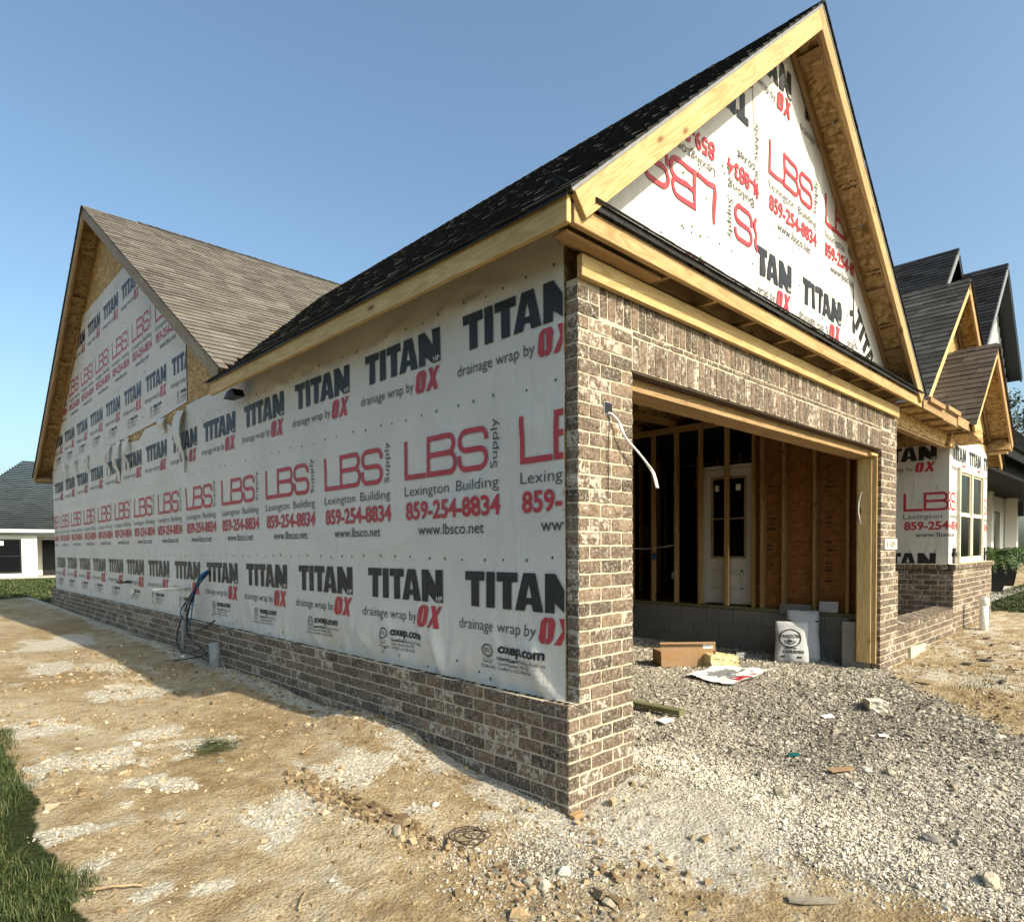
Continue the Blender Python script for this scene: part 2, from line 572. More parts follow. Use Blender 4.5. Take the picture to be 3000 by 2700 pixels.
M['fresh'] = lumber_mat('fresh_pine', (0.60, 0.455, 0.235), (0.47, 0.325, 0.145))
M['pine'] = lumber_mat('framing_pine', (0.42, 0.295, 0.155), (0.30, 0.19, 0.09))
M['mid'] = lumber_mat('yellow_pine', (0.52, 0.375, 0.19), (0.38, 0.25, 0.115))
M['old'] = lumber_mat('weathered_pine', (0.36, 0.29, 0.21), (0.26, 0.205, 0.145))
M['treated'] = lumber_mat('treated_pine', (0.22, 0.22, 0.12), (0.14, 0.14, 0.07))
M['osb'] = osb_mat('strand_board')
M['osb_dk'] = osb_mat('dark_strand_board', 0.62)  # strand board in an evenly darker tone
M['osb_in'] = osb_mat('shaded_strand_board', 0.42, (1.25, .80, .46), .45)  # garage shade worked into a darker, redder board colour
M['stamp'] = plain('faded_stamp', (0.060, 0.032, 0.013), 0.9)
M['interior_dark'] = plain('interior_darkness', (0.03, 0.027, 0.024), 0.95)  # darkness of the deep interior, painted onto inner walls and ceiling
M['stud'] = lumber_mat('stud_pine', (0.40, 0.26, 0.11), (0.29, 0.17, 0.065))
M['cmu'] = cmu_mat()
M['cmu_joint'] = plain('block_mortar', (0.30, 0.29, 0.27), 0.95)
M['glass'] = glass_mat()
M['black'] = plain('black_metal', (0.012, 0.012, 0.013), 0.45)
M['matte_black'] = plain('matte_black_trim', (0.006, 0.006, 0.007), 0.95)
M['cream'] = plain('cream_vinyl', (0.62, 0.58, 0.44), 0.45)
M['white'] = plain('white_paint', (0.74, 0.74, 0.72), 0.5, 0.04)
M['roof_far'] = shingle_mat('dark_grey_shingle', (0.008, 0.009, 0.010), (0.014, 0.015, 0.017), (0.022, 0.023, 0.026))
M['door'] = plain('primed_white_door', (0.50, 0.48, 0.44), 0.45, 0.04)
M['siding'] = plain('white_vinyl_siding', (0.74, 0.72, 0.62), 0.5, 0.04, 4)
M['steel'] = plain('galvanised_steel', (0.42, 0.43, 0.44), 0.5, 0.15, 20, metal=0.6)
M['grey_pvc'] = plain('grey_conduit', (0.21, 0.22, 0.225), 0.5, 0.15, 18)
M['white_pvc'] = plain('white_pvc', (0.72, 0.70, 0.64), 0.4, 0.06, 10)
M['cable_white'] = plain('white_cable', (0.72, 0.71, 0.68), 0.45, 0.05)
M['cable_black'] = plain('black_cable', (0.012, 0.012, 0.014), 0.5)
M['cable_blue'] = plain('blue_cable', (0.02, 0.10, 0.24), 0.5)
M['card'] = plain('brown_cardboard', (0.28, 0.175, 0.092), 0.85, 0.10, 14)
M['tape'] = plain('packing_tape', (0.30, 0.17, 0.075), 0.35, 0.05)
M['paper'] = plain('white_paper', (0.72, 0.71, 0.68), 0.8, 0.06, 20)
M['poly'] = plain('white_woven_bag', (0.44, 0.445, 0.45), 0.55, 0.06, 40, bump=0.2)
M['print'] = plain('bag_print', (0.03, 0.03, 0.032), 0.6)
M['yellow_foam'] = plain('yellow_wrapper', (0.46, 0.40, 0.22), 0.6, 0.45, 22)
M['rust'] = plain('rusty_wire', (0.07, 0.045, 0.03), 0.8)
M['stick'] = plain('dry_stick', (0.30, 0.22, 0.13), 0.9, 0.25, 30)
M['teal'] = plain('teal_plastic', (0.01, 0.09, 0.09), 0.4)
M['slab'] = plain('poured_concrete', (0.40, 0.38, 0.34), 0.9, 0.12, 8, bump=0.3)
M['shard'] = plain('dusty_shard', (0.24, 0.21, 0.165), 0.95, 0.25, 30, bump=0.4)
M['old_shingle'] = plain('dusty_shingle_scrap', (0.075, 0.062, 0.048), 0.95, 0.4, 30, bump=0.5)
M['dark_glass'] = plain('dark_glass', (0.008, 0.009, 0.010), 0.08, 0.05, 10)
M['parge'] = plain('cement_parge', (0.48, 0.44, 0.33), 0.95, 0.10, 25, bump=0.4)
M['cast'] = plain('cast_limestone', (0.60, 0.56, 0.46), 0.9, 0.05)
M['gravel'] = stone_mat('crushed_limestone', [(0.0, (0.11, 0.10, 0.082)), (0.35, (0.26, 0.236, 0.192)), (0.7, (0.42, 0.382, 0.312)), (1.0, (0.64, 0.59, 0.485))])
M['clod'] = stone_mat('clay_clod', [(0.0, (0.14, 0.098, 0.055)), (0.45, (0.29, 0.215, 0.125)), (0.75, (0.43, 0.35, 0.225)), (1.0, (0.62, 0.565, 0.455))])
M['rock'] = stone_mat('loose_rock', [(0.0, (0.17, 0.165, 0.16)), (0.5, (0.38, 0.33, 0.235)), (1.0, (0.68, 0.66, 0.60))])
M['grass'] = leaf_mat('grass_blade', (0.020, 0.036, 0.010), (0.044, 0.070, 0.018), (0.19, 0.17, 0.075))
M['fern'] = leaf_mat('fern_frond', (0.025, 0.06, 0.015), (0.055, 0.10, 0.022), (0.13, 0.17, 0.045))
M['leaf'] = leaf_mat('tree_leaf', (0.020, 0.035, 0.014), (0.036, 0.056, 0.020), (0.06, 0.085, 0.03))
M['bark'] = plain('tree_bark', (0.09, 0.065, 0.045), 0.95, 0.3, 12, bump=0.6)
M['ground'] = ground_mat()


# ------------------------------------------------------------------ print on the wrap
_tc = {}


def text2d(s, bold=0.0, sub=3):
    """triangles of a string in the built-in font, as (n,3,2), with its bounding box"""
    key = (s, bold)
    if key in _tc: return _tc[key]
    cu = bpy.data.curves.new('t', 'FONT'); cu.body = s; cu.size = 1.0; cu.offset = bold; cu.resolution_u = sub
    o = bpy.data.objects.new('t', cu); C.objects.link(o)
    dg = bpy.context.evaluated_depsgraph_get()
    me = o.evaluated_get(dg).to_mesh()
    me.calc_loop_triangles()
    co = np.array([v.co[:2] for v in me.vertices])
    tri = np.array([t.vertices[:] for t in me.loop_triangles])
    T = co[tri] if len(tri) else np.zeros((0, 3, 2))
    o.evaluated_get(dg).to_mesh_clear()
    bpy.data.objects.remove(o); bpy.data.curves.remove(cu)
    _tc[key] = T
    return T


def text_fit(s, x0, x1, base, cap, bold=0.0, ref='H', rot=False):
    T = text2d(s, bold).copy()
    R = text2d(ref, bold)
    h = R[..., 1].max() - max(0.0, R[..., 1].min())
    a, b = T[..., 0].min(), T[..., 0].max()
    T[..., 0] = (T[..., 0] - a) / (b - a) * (x1 - x0) + x0
    T[..., 1] = T[..., 1] / h * cap + base
    return T


def poly_tris(poly):
    """fan / ear-free triangulation through bmesh"""
    bm = bmesh.new()
    vs = [bm.verts.new((p[0], p[1], 0)) for p in poly]
    f = bm.faces.new(vs)
    r = bmesh.ops.triangulate(bm, faces=[f])
    out = np.array([[[v.co.x, v.co.y] for v in q.verts] for q in r['faces']])
    bm.free()
    return out


def ribbon(pts, w, closed=False):
    """stroke of constant width along a polyline -> triangles"""
    P = [Vector((p[0], p[1])) for p in pts]
    n = len(P); L = []; Rr = []
    for i in range(n):
        if closed: a, b = P[i - 1], P[(i + 1) % n]
        else: a, b = P[max(i - 1, 0)], P[min(i + 1, n - 1)]
        d1 = (P[i] - a); d2 = (b - P[i])
        d1 = d1.normalized() if d1.length > 1e-9 else d2.normalized()
        d2 = d2.normalized() if d2.length > 1e-9 else d1
        d = (d1 + d2).normalized()
        nn = Vector((-d.y, d.x))
        k = 1.0 / max(0.5, abs(nn.dot(Vector((-d1.y, d1.x)))))
        L.append(P[i] + nn * w / 2 * k); Rr.append(P[i] - nn * w / 2 * k)
    out = []
    rg = range(n) if closed else range(n - 1)
    for i in rg:
        j = (i + 1) % n
        out.append([L[i][:], Rr[i][:], Rr[j][:]]); out.append([L[i][:], Rr[j][:], L[j][:]])
    return np.array(out)


def arc(cx, cy, rx, ry, a0, a1, n=7):
    return [(cx + rx * math.cos(math.radians(a0 + (a1 - a0) * i / n)), cy + ry * math.sin(math.radians(a0 + (a1 - a0) * i / n))) for i in range(n + 1)]


def titan():
    """heavy block word, left edge 0, 0.955 wide, 0.225 tall"""
    H = 0.226; b = 0.058
    P = []
    P.append([(0, H), (0.19, H), (0.19, H - b), (0.138, H - b), (0.138, 0), (0.061, 0), (0.061, H - b), (0, H - b)])
    P.append([(0.208, 0), (0.286, 0), (0.286, H), (0.208, H)])
    P.append([(0.304, H), (0.488, H), (0.488, H - b), (0.437, H - b), (0.437, 0), (0.360, 0), (0.360, H - b), (0.304, H - b)])
    # A with its counter, cut in pieces
    P.append([(0.468, 0), (0.548, 0), (0.561, 0.04), (0.605, 0.04), (0.617, 0), (0.698, 0), (0.635, H), (0.537, H)])
    P.append([(0.712, 0), (0.786, 0), (0.786, 0.112), (0.786, H), (0.712, H)])
    P.append([(0.786, H), (0.786, 0.112), (0.868, 0), (0.955, 0), (0.955, 0.06), (0.872, 0.06), (0.872, 0.112), (0.790, H)])
    P.append([(0.872, 0.06), (0.955, 0.06), (0.955, H), (0.872, H)])
    tr = []
    for i, p in enumerate(P):
        if i == 3:
            # outer hull minus triangle: left leg, right leg, bar, cap
            q = [[(0.468, 0), (0.548, 0), (0.561, 0.04), (0.5605, 0.078), (0.583, 0.165), (0.583, H), (0.537, H)],
                 [(0.583, H), (0.583, 0.165), (0.6055, 0.078), (0.605, 0.04), (0.617, 0), (0.698, 0), (0.635, H)],
                 [(0.561, 0.04), (0.605, 0.04), (0.6055, 0.078), (0.5605, 0.078)]]
            for k in q: tr.append(poly_tris(k))
        elif i == 5:
            tr.append(poly_tris([(0.775, H), (0.785, 0.06), (0.868, 0.0), (0.90, 0.0), (0.885, 0.10), (0.79, H)]))
        elif i == 6:
            tr.append(poly_tris([(0.872, 0.0), (0.955, 0.0), (0.955, H), (0.872, H)]))
        else: tr.append(poly_tris(p))
    return np.concatenate(tr)


def ox():
    """slanted stencil pair, 0.27 wide, 0.155 tall"""
    H = 0.153; s = 0.16
    sk = lambda x, y: (x + (y - H / 2) * s, y)
    c = 0.026
    out = []
    # O : left half and right half with a stencil slit
    lo = [(0.0, c), (c, 0), (0.052, 0), (0.052, 0.032), (0.043, 0.032), (0.043, H - 0.032), (0.052, H - 0.032), (0.052, H), (c, H), (0, H - c)]
    hi = [(0.058, 0), (0.110 - c + 0.004, 0), (0.112, c), (0.112, H - c), (0.110 - c + 0.004, H), (0.058, H), (0.058, H - 0.032), (0.070, H - 0.032), (0.070, 0.032), (0.058, 0.032)]
    for p in (lo, hi): out.append(poly_tris([sk(*q) for q in p]))
    # X : four limbs with a stencil slit between
    x0 = 0.125
    out.append(poly_tris([sk(x0, 0), sk(x0 + 0.046, 0), sk(x0 + 0.082, H * 0.52), sk(x0 + 0.052, H * 0.60)]))
    out.append(poly_tris([sk(x0 + 0.055, H * 0.42), sk(x0 + 0.088, H * 0.5), sk(x0 + 0.135, H), sk(x0 + 0.095, H)]))
    out.append(poly_tris([sk(x0 + 0.012, H), sk(x0 + 0.058, H), sk(x0 + 0.135, 0), sk(x0 + 0.090, 0)]))
    return np.concatenate(out)


def lbs():
    """wide thin rounded letters, 0.925 wide, 0.28 tall"""
    H = 0.280; w = 0.036
    h = w / 2
    o = []
    o.append(poly_tris([(0, 0), (0.262, 0), (0.262, w), (w, w), (w, H), (0, H)]))
    # B
    bx = 0.272
    o.append(poly_tris([(bx, 0), (bx + w, 0), (bx + w, H), (bx, H)]))
    r = 0.06
    top = [(bx + h, H - h), (bx + 0.25, H - h)] + arc(bx + 0.25, H - h - r * 0.95, 0.052, r * 0.95, 90, -90, 8) + [(bx + h, H / 2 + 0.008)]
    o.append(ribbon(top, w))
    m = H / 2 + 0.006
    bot = [(bx + 0.24, m), ] + arc(bx + 0.255, (m + h) / 2, 0.062, (m - h) / 2, 90, -90, 8) + [(bx + h, h)]
    o.append(ribbon(bot, w))
    # S
    sx = 0.615; W = 0.30
    rr = (H - w) / 4
    pts = [(sx + W - h, H - h - rr * 1.15), (sx + W - h, H - h - rr)] + arc(sx + W - h - 0.06, H - h - rr, 0.06, rr, 0, 90, 6)
    pts += arc(sx + h + 0.065, H - h - rr, 0.065, rr, 90, 270, 9)
    pts += arc(sx + W - h - 0.065, h + rr, 0.065, rr, 90, -90, 9)
    pts += arc(sx + h + 0.06, h + rr, 0.06, rr, 270, 180, 6) + [(sx + h, h + rr * 1.5)]
    o.append(ribbon(pts, w))
    return np.concatenate(o)


def ring(cx, cy, rx, ry, w):
    return ribbon([(cx + rx * math.cos(2 * math.pi * i / 20), cy + ry * math.sin(2 * math.pi * i / 20)) for i in range(20)], w, True)


def offs(T, dx, dy):
    T = T.copy(); T[..., 0] += dx; T[..., 1] += dy; return T


def rot_cw_up(T, x, y):
    """text written upwards: turn +90 degrees, lower-left at x,y"""
    R = T.copy(); R[..., 0] = -T[..., 1]; R[..., 1] = T[..., 0]
    R[..., 0] += x - R[..., 0].min(); R[..., 1] += y - R[..., 1].min()
    return R


INK, GREY, RED, WHITE, GREEN = 1, 2, 3, 0, 4


def roll_unit():
    """one repeat (1.2 m) of the printed roll; u from the left edge of the block word, v above the roll's own foot line"""
    it = []
    for dv, low in ((0, True), (1.645, False)):
        it.append((offs(titan(), 0, 1.085 + dv), INK, 0))
        it.append((text_fit('HP', 0.880, 0.948, 1.092 + dv, 0.036, 0.01), WHITE, 1))
        it.append((text_fit('drainage wrap by', -0.064, 0.640, 0.937 + dv, 0.068, -0.004, 'd'), GREY, 0))
        it.append((offs(ox(), 0.672, 0.906 + dv), RED, 0))
        if low:
            it.append((text_fit('oxep.com', 0.322, 0.722, 0.812, 0.060, 0.035, 'H'), INK, 0))
            it.append((ring(0.222, 0.815, 0.043, 0.040, 0.006), INK, 0))
            it.append((ring(0.222, 0.815, 0.034, 0.032, 0.003), INK, 0))
            it.append((text_fit('ETL', 0.200, 0.245, 0.803, 0.026, 0.02), INK, 0))
            it.append((text_fit('Intertek', 0.175, 0.262, 0.738, 0.018, 0.01), GREY, 0))
            it.append((text_fit('CCRR-1092', 0.152, 0.295, 0.704, 0.018, 0.01), GREY, 0))
            it.append((poly_tris([(0.172, 0.762), (0.272, 0.762), (0.272, 0.7645), (0.172, 0.7645)]), GREY, 0))
            it.append((text_fit('HomeGuard', 0.322, 0.508, 0.766, 0.023, 0.03), INK, 0))
            it.append((text_fit('Building Products', 0.520, 0.728, 0.766, 0.023, 0.0), GREY, 0))
            it.append((text_fit('Control Number: 5011961', 0.322, 0.608, 0.737, 0.019, 0.012), GREY, 0))
            it.append((text_fit('Certified To: ICC-ES AC38', 0.322, 0.624, 0.707, 0.019, 0.012), GREY, 0))
    L = 0.515
    it.append((offs(lbs(), L, 1.955), RED, 0))
    s = text_fit('Supply', 0, 0.305, 0, 0.062, -0.004, 'S')
    it.append((rot_cw_up(s, L + 0.938, 1.957), GREY, 0))
    it.append((text_fit('Lexington', L, L + 0.515, 1.838, 0.067, -0.006, 'L'), GREY, 0))
    it.append((text_fit('Building', L + 0.595, L + 1.01, 1.838, 0.067, -0.006, 'L'), GREY, 0))
    it.append((text_fit('859-254-8834', L + 0.01, L + 1.02, 1.671, 0.124, 0.028, '8'), RED, 0))
    it.append((text_fit('www.lbsco.net', L + 0.165, L + 0.868, 1.556, 0.072, 0.004, 'l'), GREY, 0))
    return it


UNIT = roll_unit()


def clip_poly(poly, planes):
    """Sutherland-Hodgman against half planes (nx, ny, d): keep nx*x+ny*y<=d"""
    for nx, ny, d in planes:
        out = []
        n = len(poly)
        for i in range(n):
            p, q = poly[i], poly[(i + 1) % n]
            a = nx * p[0] + ny * p[1] - d; b = nx * q[0] + ny * q[1] - d
            if a <= 0: out.append(p)
            if (a < 0 < b) or (b < 0 < a):
                t = a / (a - b); out.append((p[0] + (q[0] - p[0]) * t, p[1] + (q[1] - p[1]) * t))
        poly = out
        if len(poly) < 3: return []
    return poly


def line_plane(p, q, keep):
    """half plane through p,q that keeps the point keep"""
    nx, ny = q[1] - p[1], -(q[0] - p[0])
    d = nx * p[0] + ny * p[1]
    if nx * keep[0] + ny * keep[1] > d: nx, ny, d = -nx, -ny, -d
    return (nx, ny, d)


def split_tri(t, m):
    st = [t]; out = []
    while st:
        a, b, c = st.pop()
        l = [(a[0] - b[0]) ** 2 + (a[1] - b[1]) ** 2, (b[0] - c[0]) ** 2 + (b[1] - c[1]) ** 2, (c[0] - a[0]) ** 2 + (c[1] - a[1]) ** 2]
        k = l.index(max(l))
        if l[k] <= m * m: out.append((a, b, c)); continue
        if k == 1: a, b, c = b, c, a
        elif k == 2: a, b, c = c, a, b
        q = ((a[0] + b[0]) / 2, (a[1] + b[1]) / 2)
        st.append((a, q, c)); st.append((q, b, c))
    return out


class Wrap:
    """a sheet of printed house wrap on a wall; plane coordinates (a,b) -> to3(a,b,out)"""
    def __init__(self, to3, seed, amp=0.0035, base=0.0):
        self.to3 = to3; self.mb = MB(); self.seed = seed; self.amp = amp; self.base = base; self.folds = []; self.step = .1; self.cache = {}; self.lim = None; self.bucket = {}

    def dz(self, a, b):
        k_ = (round(a, 4), round(b, 4))
        if k_ in self.cache: return self.cache[k_]
        self.cache[k_] = h = self._dz(a, b)
        return h

    def _dz(self, a, b):
        h = self.base + self.amp * 2 * (float(fbm(a * 1.3 + 5, b * 1.6 + 9, self.seed, 2)) - 0.5)
        for (fa, fb, ca, sa, ln, wd, am) in self.bucket.get(int(math.floor(a * 2)), ()):
            da, db = a - fa, b - fb
            if abs(da) > .7 or abs(db) > .7: continue
            u = da * ca + db * sa; v = -da * sa + db * ca
            e = (u / ln) ** 2 + (v / wd) ** 2
            if e < 9: h += am * math.exp(-e)
        return h

    def fold(self, a, b, deg, ln, wd, am):
        q = (a, b, math.cos(math.radians(deg)), math.sin(math.radians(deg)), ln, wd, am)
        self.folds.append(q)
        for k in range(int(math.floor((a - .6) * 2)), int(math.floor((a + .6) * 2)) + 1): self.bucket.setdefault(k, []).append(q)

    def p(self, a, b, o=0.0):
        return self.to3(a, b, self.dz(a, b) + o)

    def sheet(self, a0, a1, bottom, top, step=0.1):
        self.step = step
        xs = list(np.arange(a0, a1, step)) + [a1]
        ab = sorted(set(bottom_x(bottom) + bottom_x(top)))
        xs = sorted(set([round(float(x), 4) for x in xs] + [x for x in ab if a0 < x < a1]))
        fb = lambda x: float(np.interp(x, [q[0] for q in bottom], [q[1] for q in bottom]))
        ft = lambda x: float(np.interp(x, [q[0] for q in top], [q[1] for q in top]))
        hmax = max(ft(x) - fb(x) for x in xs)
        n = max(2, int(hmax / step))
        V = []
        for x in xs:
            b, t = fb(x), ft(x)
            for j in range(n + 1):
                z = b + (t - b) * j / n
                V.append(self.p(x, z))
        F = []
        for i in range(len(xs) - 1):
            for j in range(n):
                k = i * (n + 1) + j
                F.append((k, k + n + 1, k + n + 2, k + 1))
        self.mb.add(V, F, 0)

    def ink(self, fn, planes, items=None):
        """fn maps unit (u,v) arrays to plane coords"""
        for T, mi, lift in (items or UNIT):
            A, B = fn(T[..., 0], T[..., 1])
            inside = np.ones(A.shape, bool); out_all = np.zeros(A.shape[0], bool)
            for nx, ny, d in planes:
                s = nx * A + ny * B - d
                inside &= (s <= 0); out_all |= (s > 0).all(axis=1)
            V = []; F = []
            for i in range(len(A)):
                if out_all[i]: continue
                poly = [(A[i, k], B[i, k]) for k in range(3)]
                if not inside[i].all():
                    poly = clip_poly(poly, planes)
                    if len(poly) < 3: continue
                for k in range(1, len(poly) - 1):
                    for tr in split_tri((poly[0], poly[k], poly[k + 1]), self.step * 1.2 if self.folds else .12):
                        b0 = len(V)
                        for q in tr: V.append(self.p(q[0], q[1], (0.0058 if self.folds else .0025) + 0.0012 * lift))
                        F.append((b0, b0 + 1, b0 + 2))
            if F: self.mb.add(V, F, mi)

    def caps(self, pts, r=0.011):
        for i, (a, b) in enumerate(pts):
            if self.lim and b > self.lim(a): continue
            mi = GREEN if random.random() < 0.5 else INK
            rr = r * (1.0 if mi == GREEN else 0.7)
            V = [self.p(a + rr * math.cos(k * math.pi / 4), b + rr * math.sin(k * math.pi / 4), 0.004) for k in range(8)]
            self.mb.add(V, [tuple(range(8))], mi)

    def build(self, parent, name='house_wrap'):
        o = self.mb.build(name, [M['wrap'], M['ink'], M['grey_ink'], M['red'], M['green_cap']], parent)
        for p in o.data.polygons:
            if p.material_index == 0: p.use_smooth = True
        return o


def bottom_x(l): return [round(float(q[0]), 4) for q in l]


# ------------------------------------------------------------------ bricks
def brick(mb, o, Ud, Vd, N, w, h, mat=0, depth=0.03, tone=None):
    """one tumbled brick: o lower-left corner on the face plane"""
    o = Vector(o)
    nx, ny = max(2, int(round(w / 0.05))), max(2, int(round(h / 0.035)))
    tone = random.random() if tone is None else tone
    pr = random.uniform(-0.0012, 0.0022)
    V = []
    for j in range(ny + 1):
        for i in range(nx + 1):
            e = (i in (0, nx)) or (j in (0, ny)); c = (i in (0, nx)) and (j in (0, ny))
            d = -0.0022 if e else 0.0
            ju = random.uniform(-0.0022, 0.0022); jv = random.uniform(-0.0020, 0.0020)
            u = w * i / nx + ju; v = h * j / ny + jv
            if c:
                u += 0.0015 if i == 0 else -0.0015; v += 0.001 if j == 0 else -0.001; d -= 0.001
            d += random.uniform(-0.0012, 0.0012) + pr
            V.append(o + Ud * u + Vd * v + N * d)
    F = []
    k = nx + 1
    for j in range(ny):
        for i in range(nx):
            F.append((j * k + i, j * k + i + 1, (j + 1) * k + i + 1, (j + 1) * k + i))
    rim = [(i, 0) for i in range(nx)] + [(nx, j) for j in range(ny)] + [(i, ny) for i in range(nx, 0, -1)] + [(0, j) for j in range(ny, 0, -1)]
    b0 = len(V)
    for (i, j) in rim:
        V.append(o + Ud * (w * i / nx) + Vd * (h * j / ny) - N * depth)
    n = len(rim)
    for q in range(n):
        a = rim[q][1] * k + rim[q][0]; b = rim[(q + 1) % n][1] * k + rim[(q + 1) % n][0]
        F.append((b, a, b0 + q, b0 + (q + 1) % n))
    mb.add(V, F, mat, tone)


JT = 0.0115
HC = 0.0794
BL = 0.2


def courses(mb, o, Ud, N, u0, u1, z0, n, first=0, shift=0.0, start_header=None):
    """running bond from u0 to u1; o = point at u=0,z=0 on the face"""
    Ud = Vector(Ud); N = Vector(N); o = Vector(o); Z = Vector((0, 0, 1))
    for c in range(n):
        par = (c + first) % 2
        u = u0
        ln = BL if par == 0 else BL / 2
        if start_header is not None: ln = BL if par == start_header else 0.098
        while u < u1 - 0.02:
            L = min(ln, u1 - u)
            if u1 - (u + L) < 0.03: L = u1 - u
            brick(mb, o + Ud * (u + JT / 2) + Z * (z0 + c * HC + JT / 2), Ud, Z, N, L - JT, HC - JT)
            u += L; ln = BL * random.uniform(0.98, 1.02)


def soldiers(mb, o, Ud, N, u0, u1, z0, h, mod=0.0765):
    Ud = Vector(Ud); N = Vector(N); o = Vector(o); Z = Vector((0, 0, 1))
    n = int(round((u1 - u0) / mod)); m = (u1 - u0) / n
    for i in range(n):
        brick(mb, o + Ud * (u0 + i * m + JT / 2) + Z * (z0 + JT / 2 + random.uniform(-.003, .003)), Ud, Z, N, m - JT, h - JT)


# ------------------------------------------------------------------ shingled slopes
def shingles(name, P0, Ud, Vd, W, L, mat, parent, expo=0.142, wmin=0.12, wmax=0.32, over=0.02, skip=None, thick=(0.005, 0.011)):
    """P0 lower-left corner of the deck; Ud along the eave, Vd up the slope; laid tab by tab"""
    P0 = Vector(P0); Ud = Vector(Ud).normalized(); Vd = Vector(Vd).normalized()
    N = Ud.cross(Vd).normalized()
    if N.z < 0: N = -N
    mb = MB()
    rows = int(math.ceil((L + over) / expo))
    for r in range(rows):
        v0 = -over + r * expo; v1 = min(v0 + expo + 0.012, L)
        if v0 >= L: break
        u = -over - random.uniform(0, 0.15)
        while u < W + over:
            w = random.uniform(wmin, wmax)
            a = max(u, -over); b = min(u + w - 0.003, W + over)
            if b - a > 0.01 and not (skip and skip(P0 + Ud * ((a + b) / 2) + Vd * (v0 + .07))):
                t = random.uniform(*thick); tn = min(1, max(0, random.gauss(0.5, 0.23)))
                dv = random.uniform(-0.003, 0.003)
                p = [P0 + Ud * a + Vd * (v0 + dv) + N * (t + 0.004), P0 + Ud * b + Vd * (v0 + dv) + N * (t + 0.004),
                     P0 + Ud * b + Vd * v1 + N * 0.002, P0 + Ud * a + Vd * v1 + N * 0.002,
                     P0 + Ud * a + Vd * (v0 + dv) - N * 0.001, P0 + Ud * b + Vd * (v0 + dv) - N * 0.001]
                mb.add(p, [(0, 1, 2, 3)], 0, tn)
                mb.add(p, [(4, 5, 1, 0), (4, 0, 3), (1, 5, 2)], 1, tn)
            u += w
    o = mb.build(name, [mat, M['butt']], parent)
    return o


def deck(name, P0, Ud, Vd, W, L, mat, parent, t=0.018, drop=0.002):
    P0 = Vector(P0); Ud = Vector(Ud).normalized(); Vd = Vector(Vd).normalized()
    N = Ud.cross(Vd).normalized()
    if N.z < 0: N = -N
    mb = MB()
    a = P0 - N * drop
    mb.prism([a, a + Ud * W, a + Ud * W + Vd * L, a + Vd * L], -N * t)
    return mb.build(name, mat, parent)


def ridge_caps(name, A, B, sl0, sl1, mat, parent, half=0.14):
    """bent cap shingles along a ridge A->B; sl0, sl1: downhill directions of the two slopes"""
    A = Vector(A); B = Vector(B); d = (B - A); L = d.length; d.normalize()
    s0 = Vector(sl0).normalized(); s1 = Vector(sl1).normalized()
    mb = MB(); n = int(L / 0.145)
    for i in range(n):
        p = A + d * (i * 0.145); q = p + d * 0.16
        up = Vector((0, 0, 0.012 + random.uniform(0, 0.006))); up2 = Vector((0, 0, 0.006))
        tn = random.random()
        v = [p + up, p + s0 * half + up, q + s0 * half + up2, q + up2, p + s1 * half + up, q + s1 * half + up2,
             p, p + s0 * half, p + s1 * half]
        mb.add(v, [(0, 1, 2, 3), (0, 3, 5, 4)], 0, tn)
        mb.add(v, [(0, 6, 7, 1), (6, 0, 4, 8)], 1, tn)
    return mb.build(name, [mat, M['butt']], parent)

# ------------------------------------------------------------------ the lie of the land
def zg(x, y):
    x = np.asarray(x, float); y = np.asarray(y, float)
    zl = np.interp(y, [-6, -2, 0, .45, .96, 1.37, 2, 2.75, 3.5, 5.6, 7.2, 10.7, 15.7, 20, 28, 38, 80],
                   [-.03, -.02, 0, .05, .08, .12, .15, .165, .17, .19, .21, .22, .27, .24, .12, .0, -.4])
    zl = zl * np.interp(x, [-6, -2.5, -1.2, -.3], [.75, .8, .85, 1.0])
    zf = np.interp(x, [-2, 0, .3, .6, 1.0, 2, 4, 5.3, 6.5, 8.8, 11.5, 14, 18, 30, 60], [0, 0.0, .05, .085, .07, .06, .055, .05, .06, .15, .18, .15, .16, .2, .2])
    zf = zf * np.interp(y, [-6, -1.5, 0], [.3, .6, 1.0])
    wl = sstep(.35, -.1, x)
    z = zl * wl + zf * (1 - wl)
    z = z + .10 * np.exp(-((x + .12) ** 2 / .10 + (y - 1.75) ** 2 / .30)) - .03 * np.exp(-((x + .35) ** 2 / .08 + (y - 2.7) ** 2 / .2))
    z = z + .035 * np.exp(-((x + .95) ** 2 / .06 + (y - .5) ** 2 / .5))
    near = np.exp(-((x - 0) ** 2 + (y) ** 2) / 600.0)
    house = sstep(.05, .4, x) * sstep(.3, .6, y)
    z = z + near * (.060 * (fbm(x * 1.1, y * 1.1, 3, 3) - .5) + .035 * (fbm(x * 4.2, y * 4.2, 5, 4) - .5) + .020 * (fbm(x * 15, y * 15, 8, 4) - .5)) * (1 - .6 * house)
    rough = np.clip(fbm(x * 1.9, y * 1.9, 41, 3) * 2.6 - .95, .12, 1) + .5 * np.exp(-(((x + .88) / .22) ** 2 + ((y - .7) / .7) ** 2)) + .6 * np.exp(-(((x + .5) / .5) ** 2 + ((y + .5) / .6) ** 2))
    z = z + near * rough * .034 * (np.abs(fbm(x * 9, y * 9, 91, 4) - .5) * 2 - .3) * (1 - house)
    return z


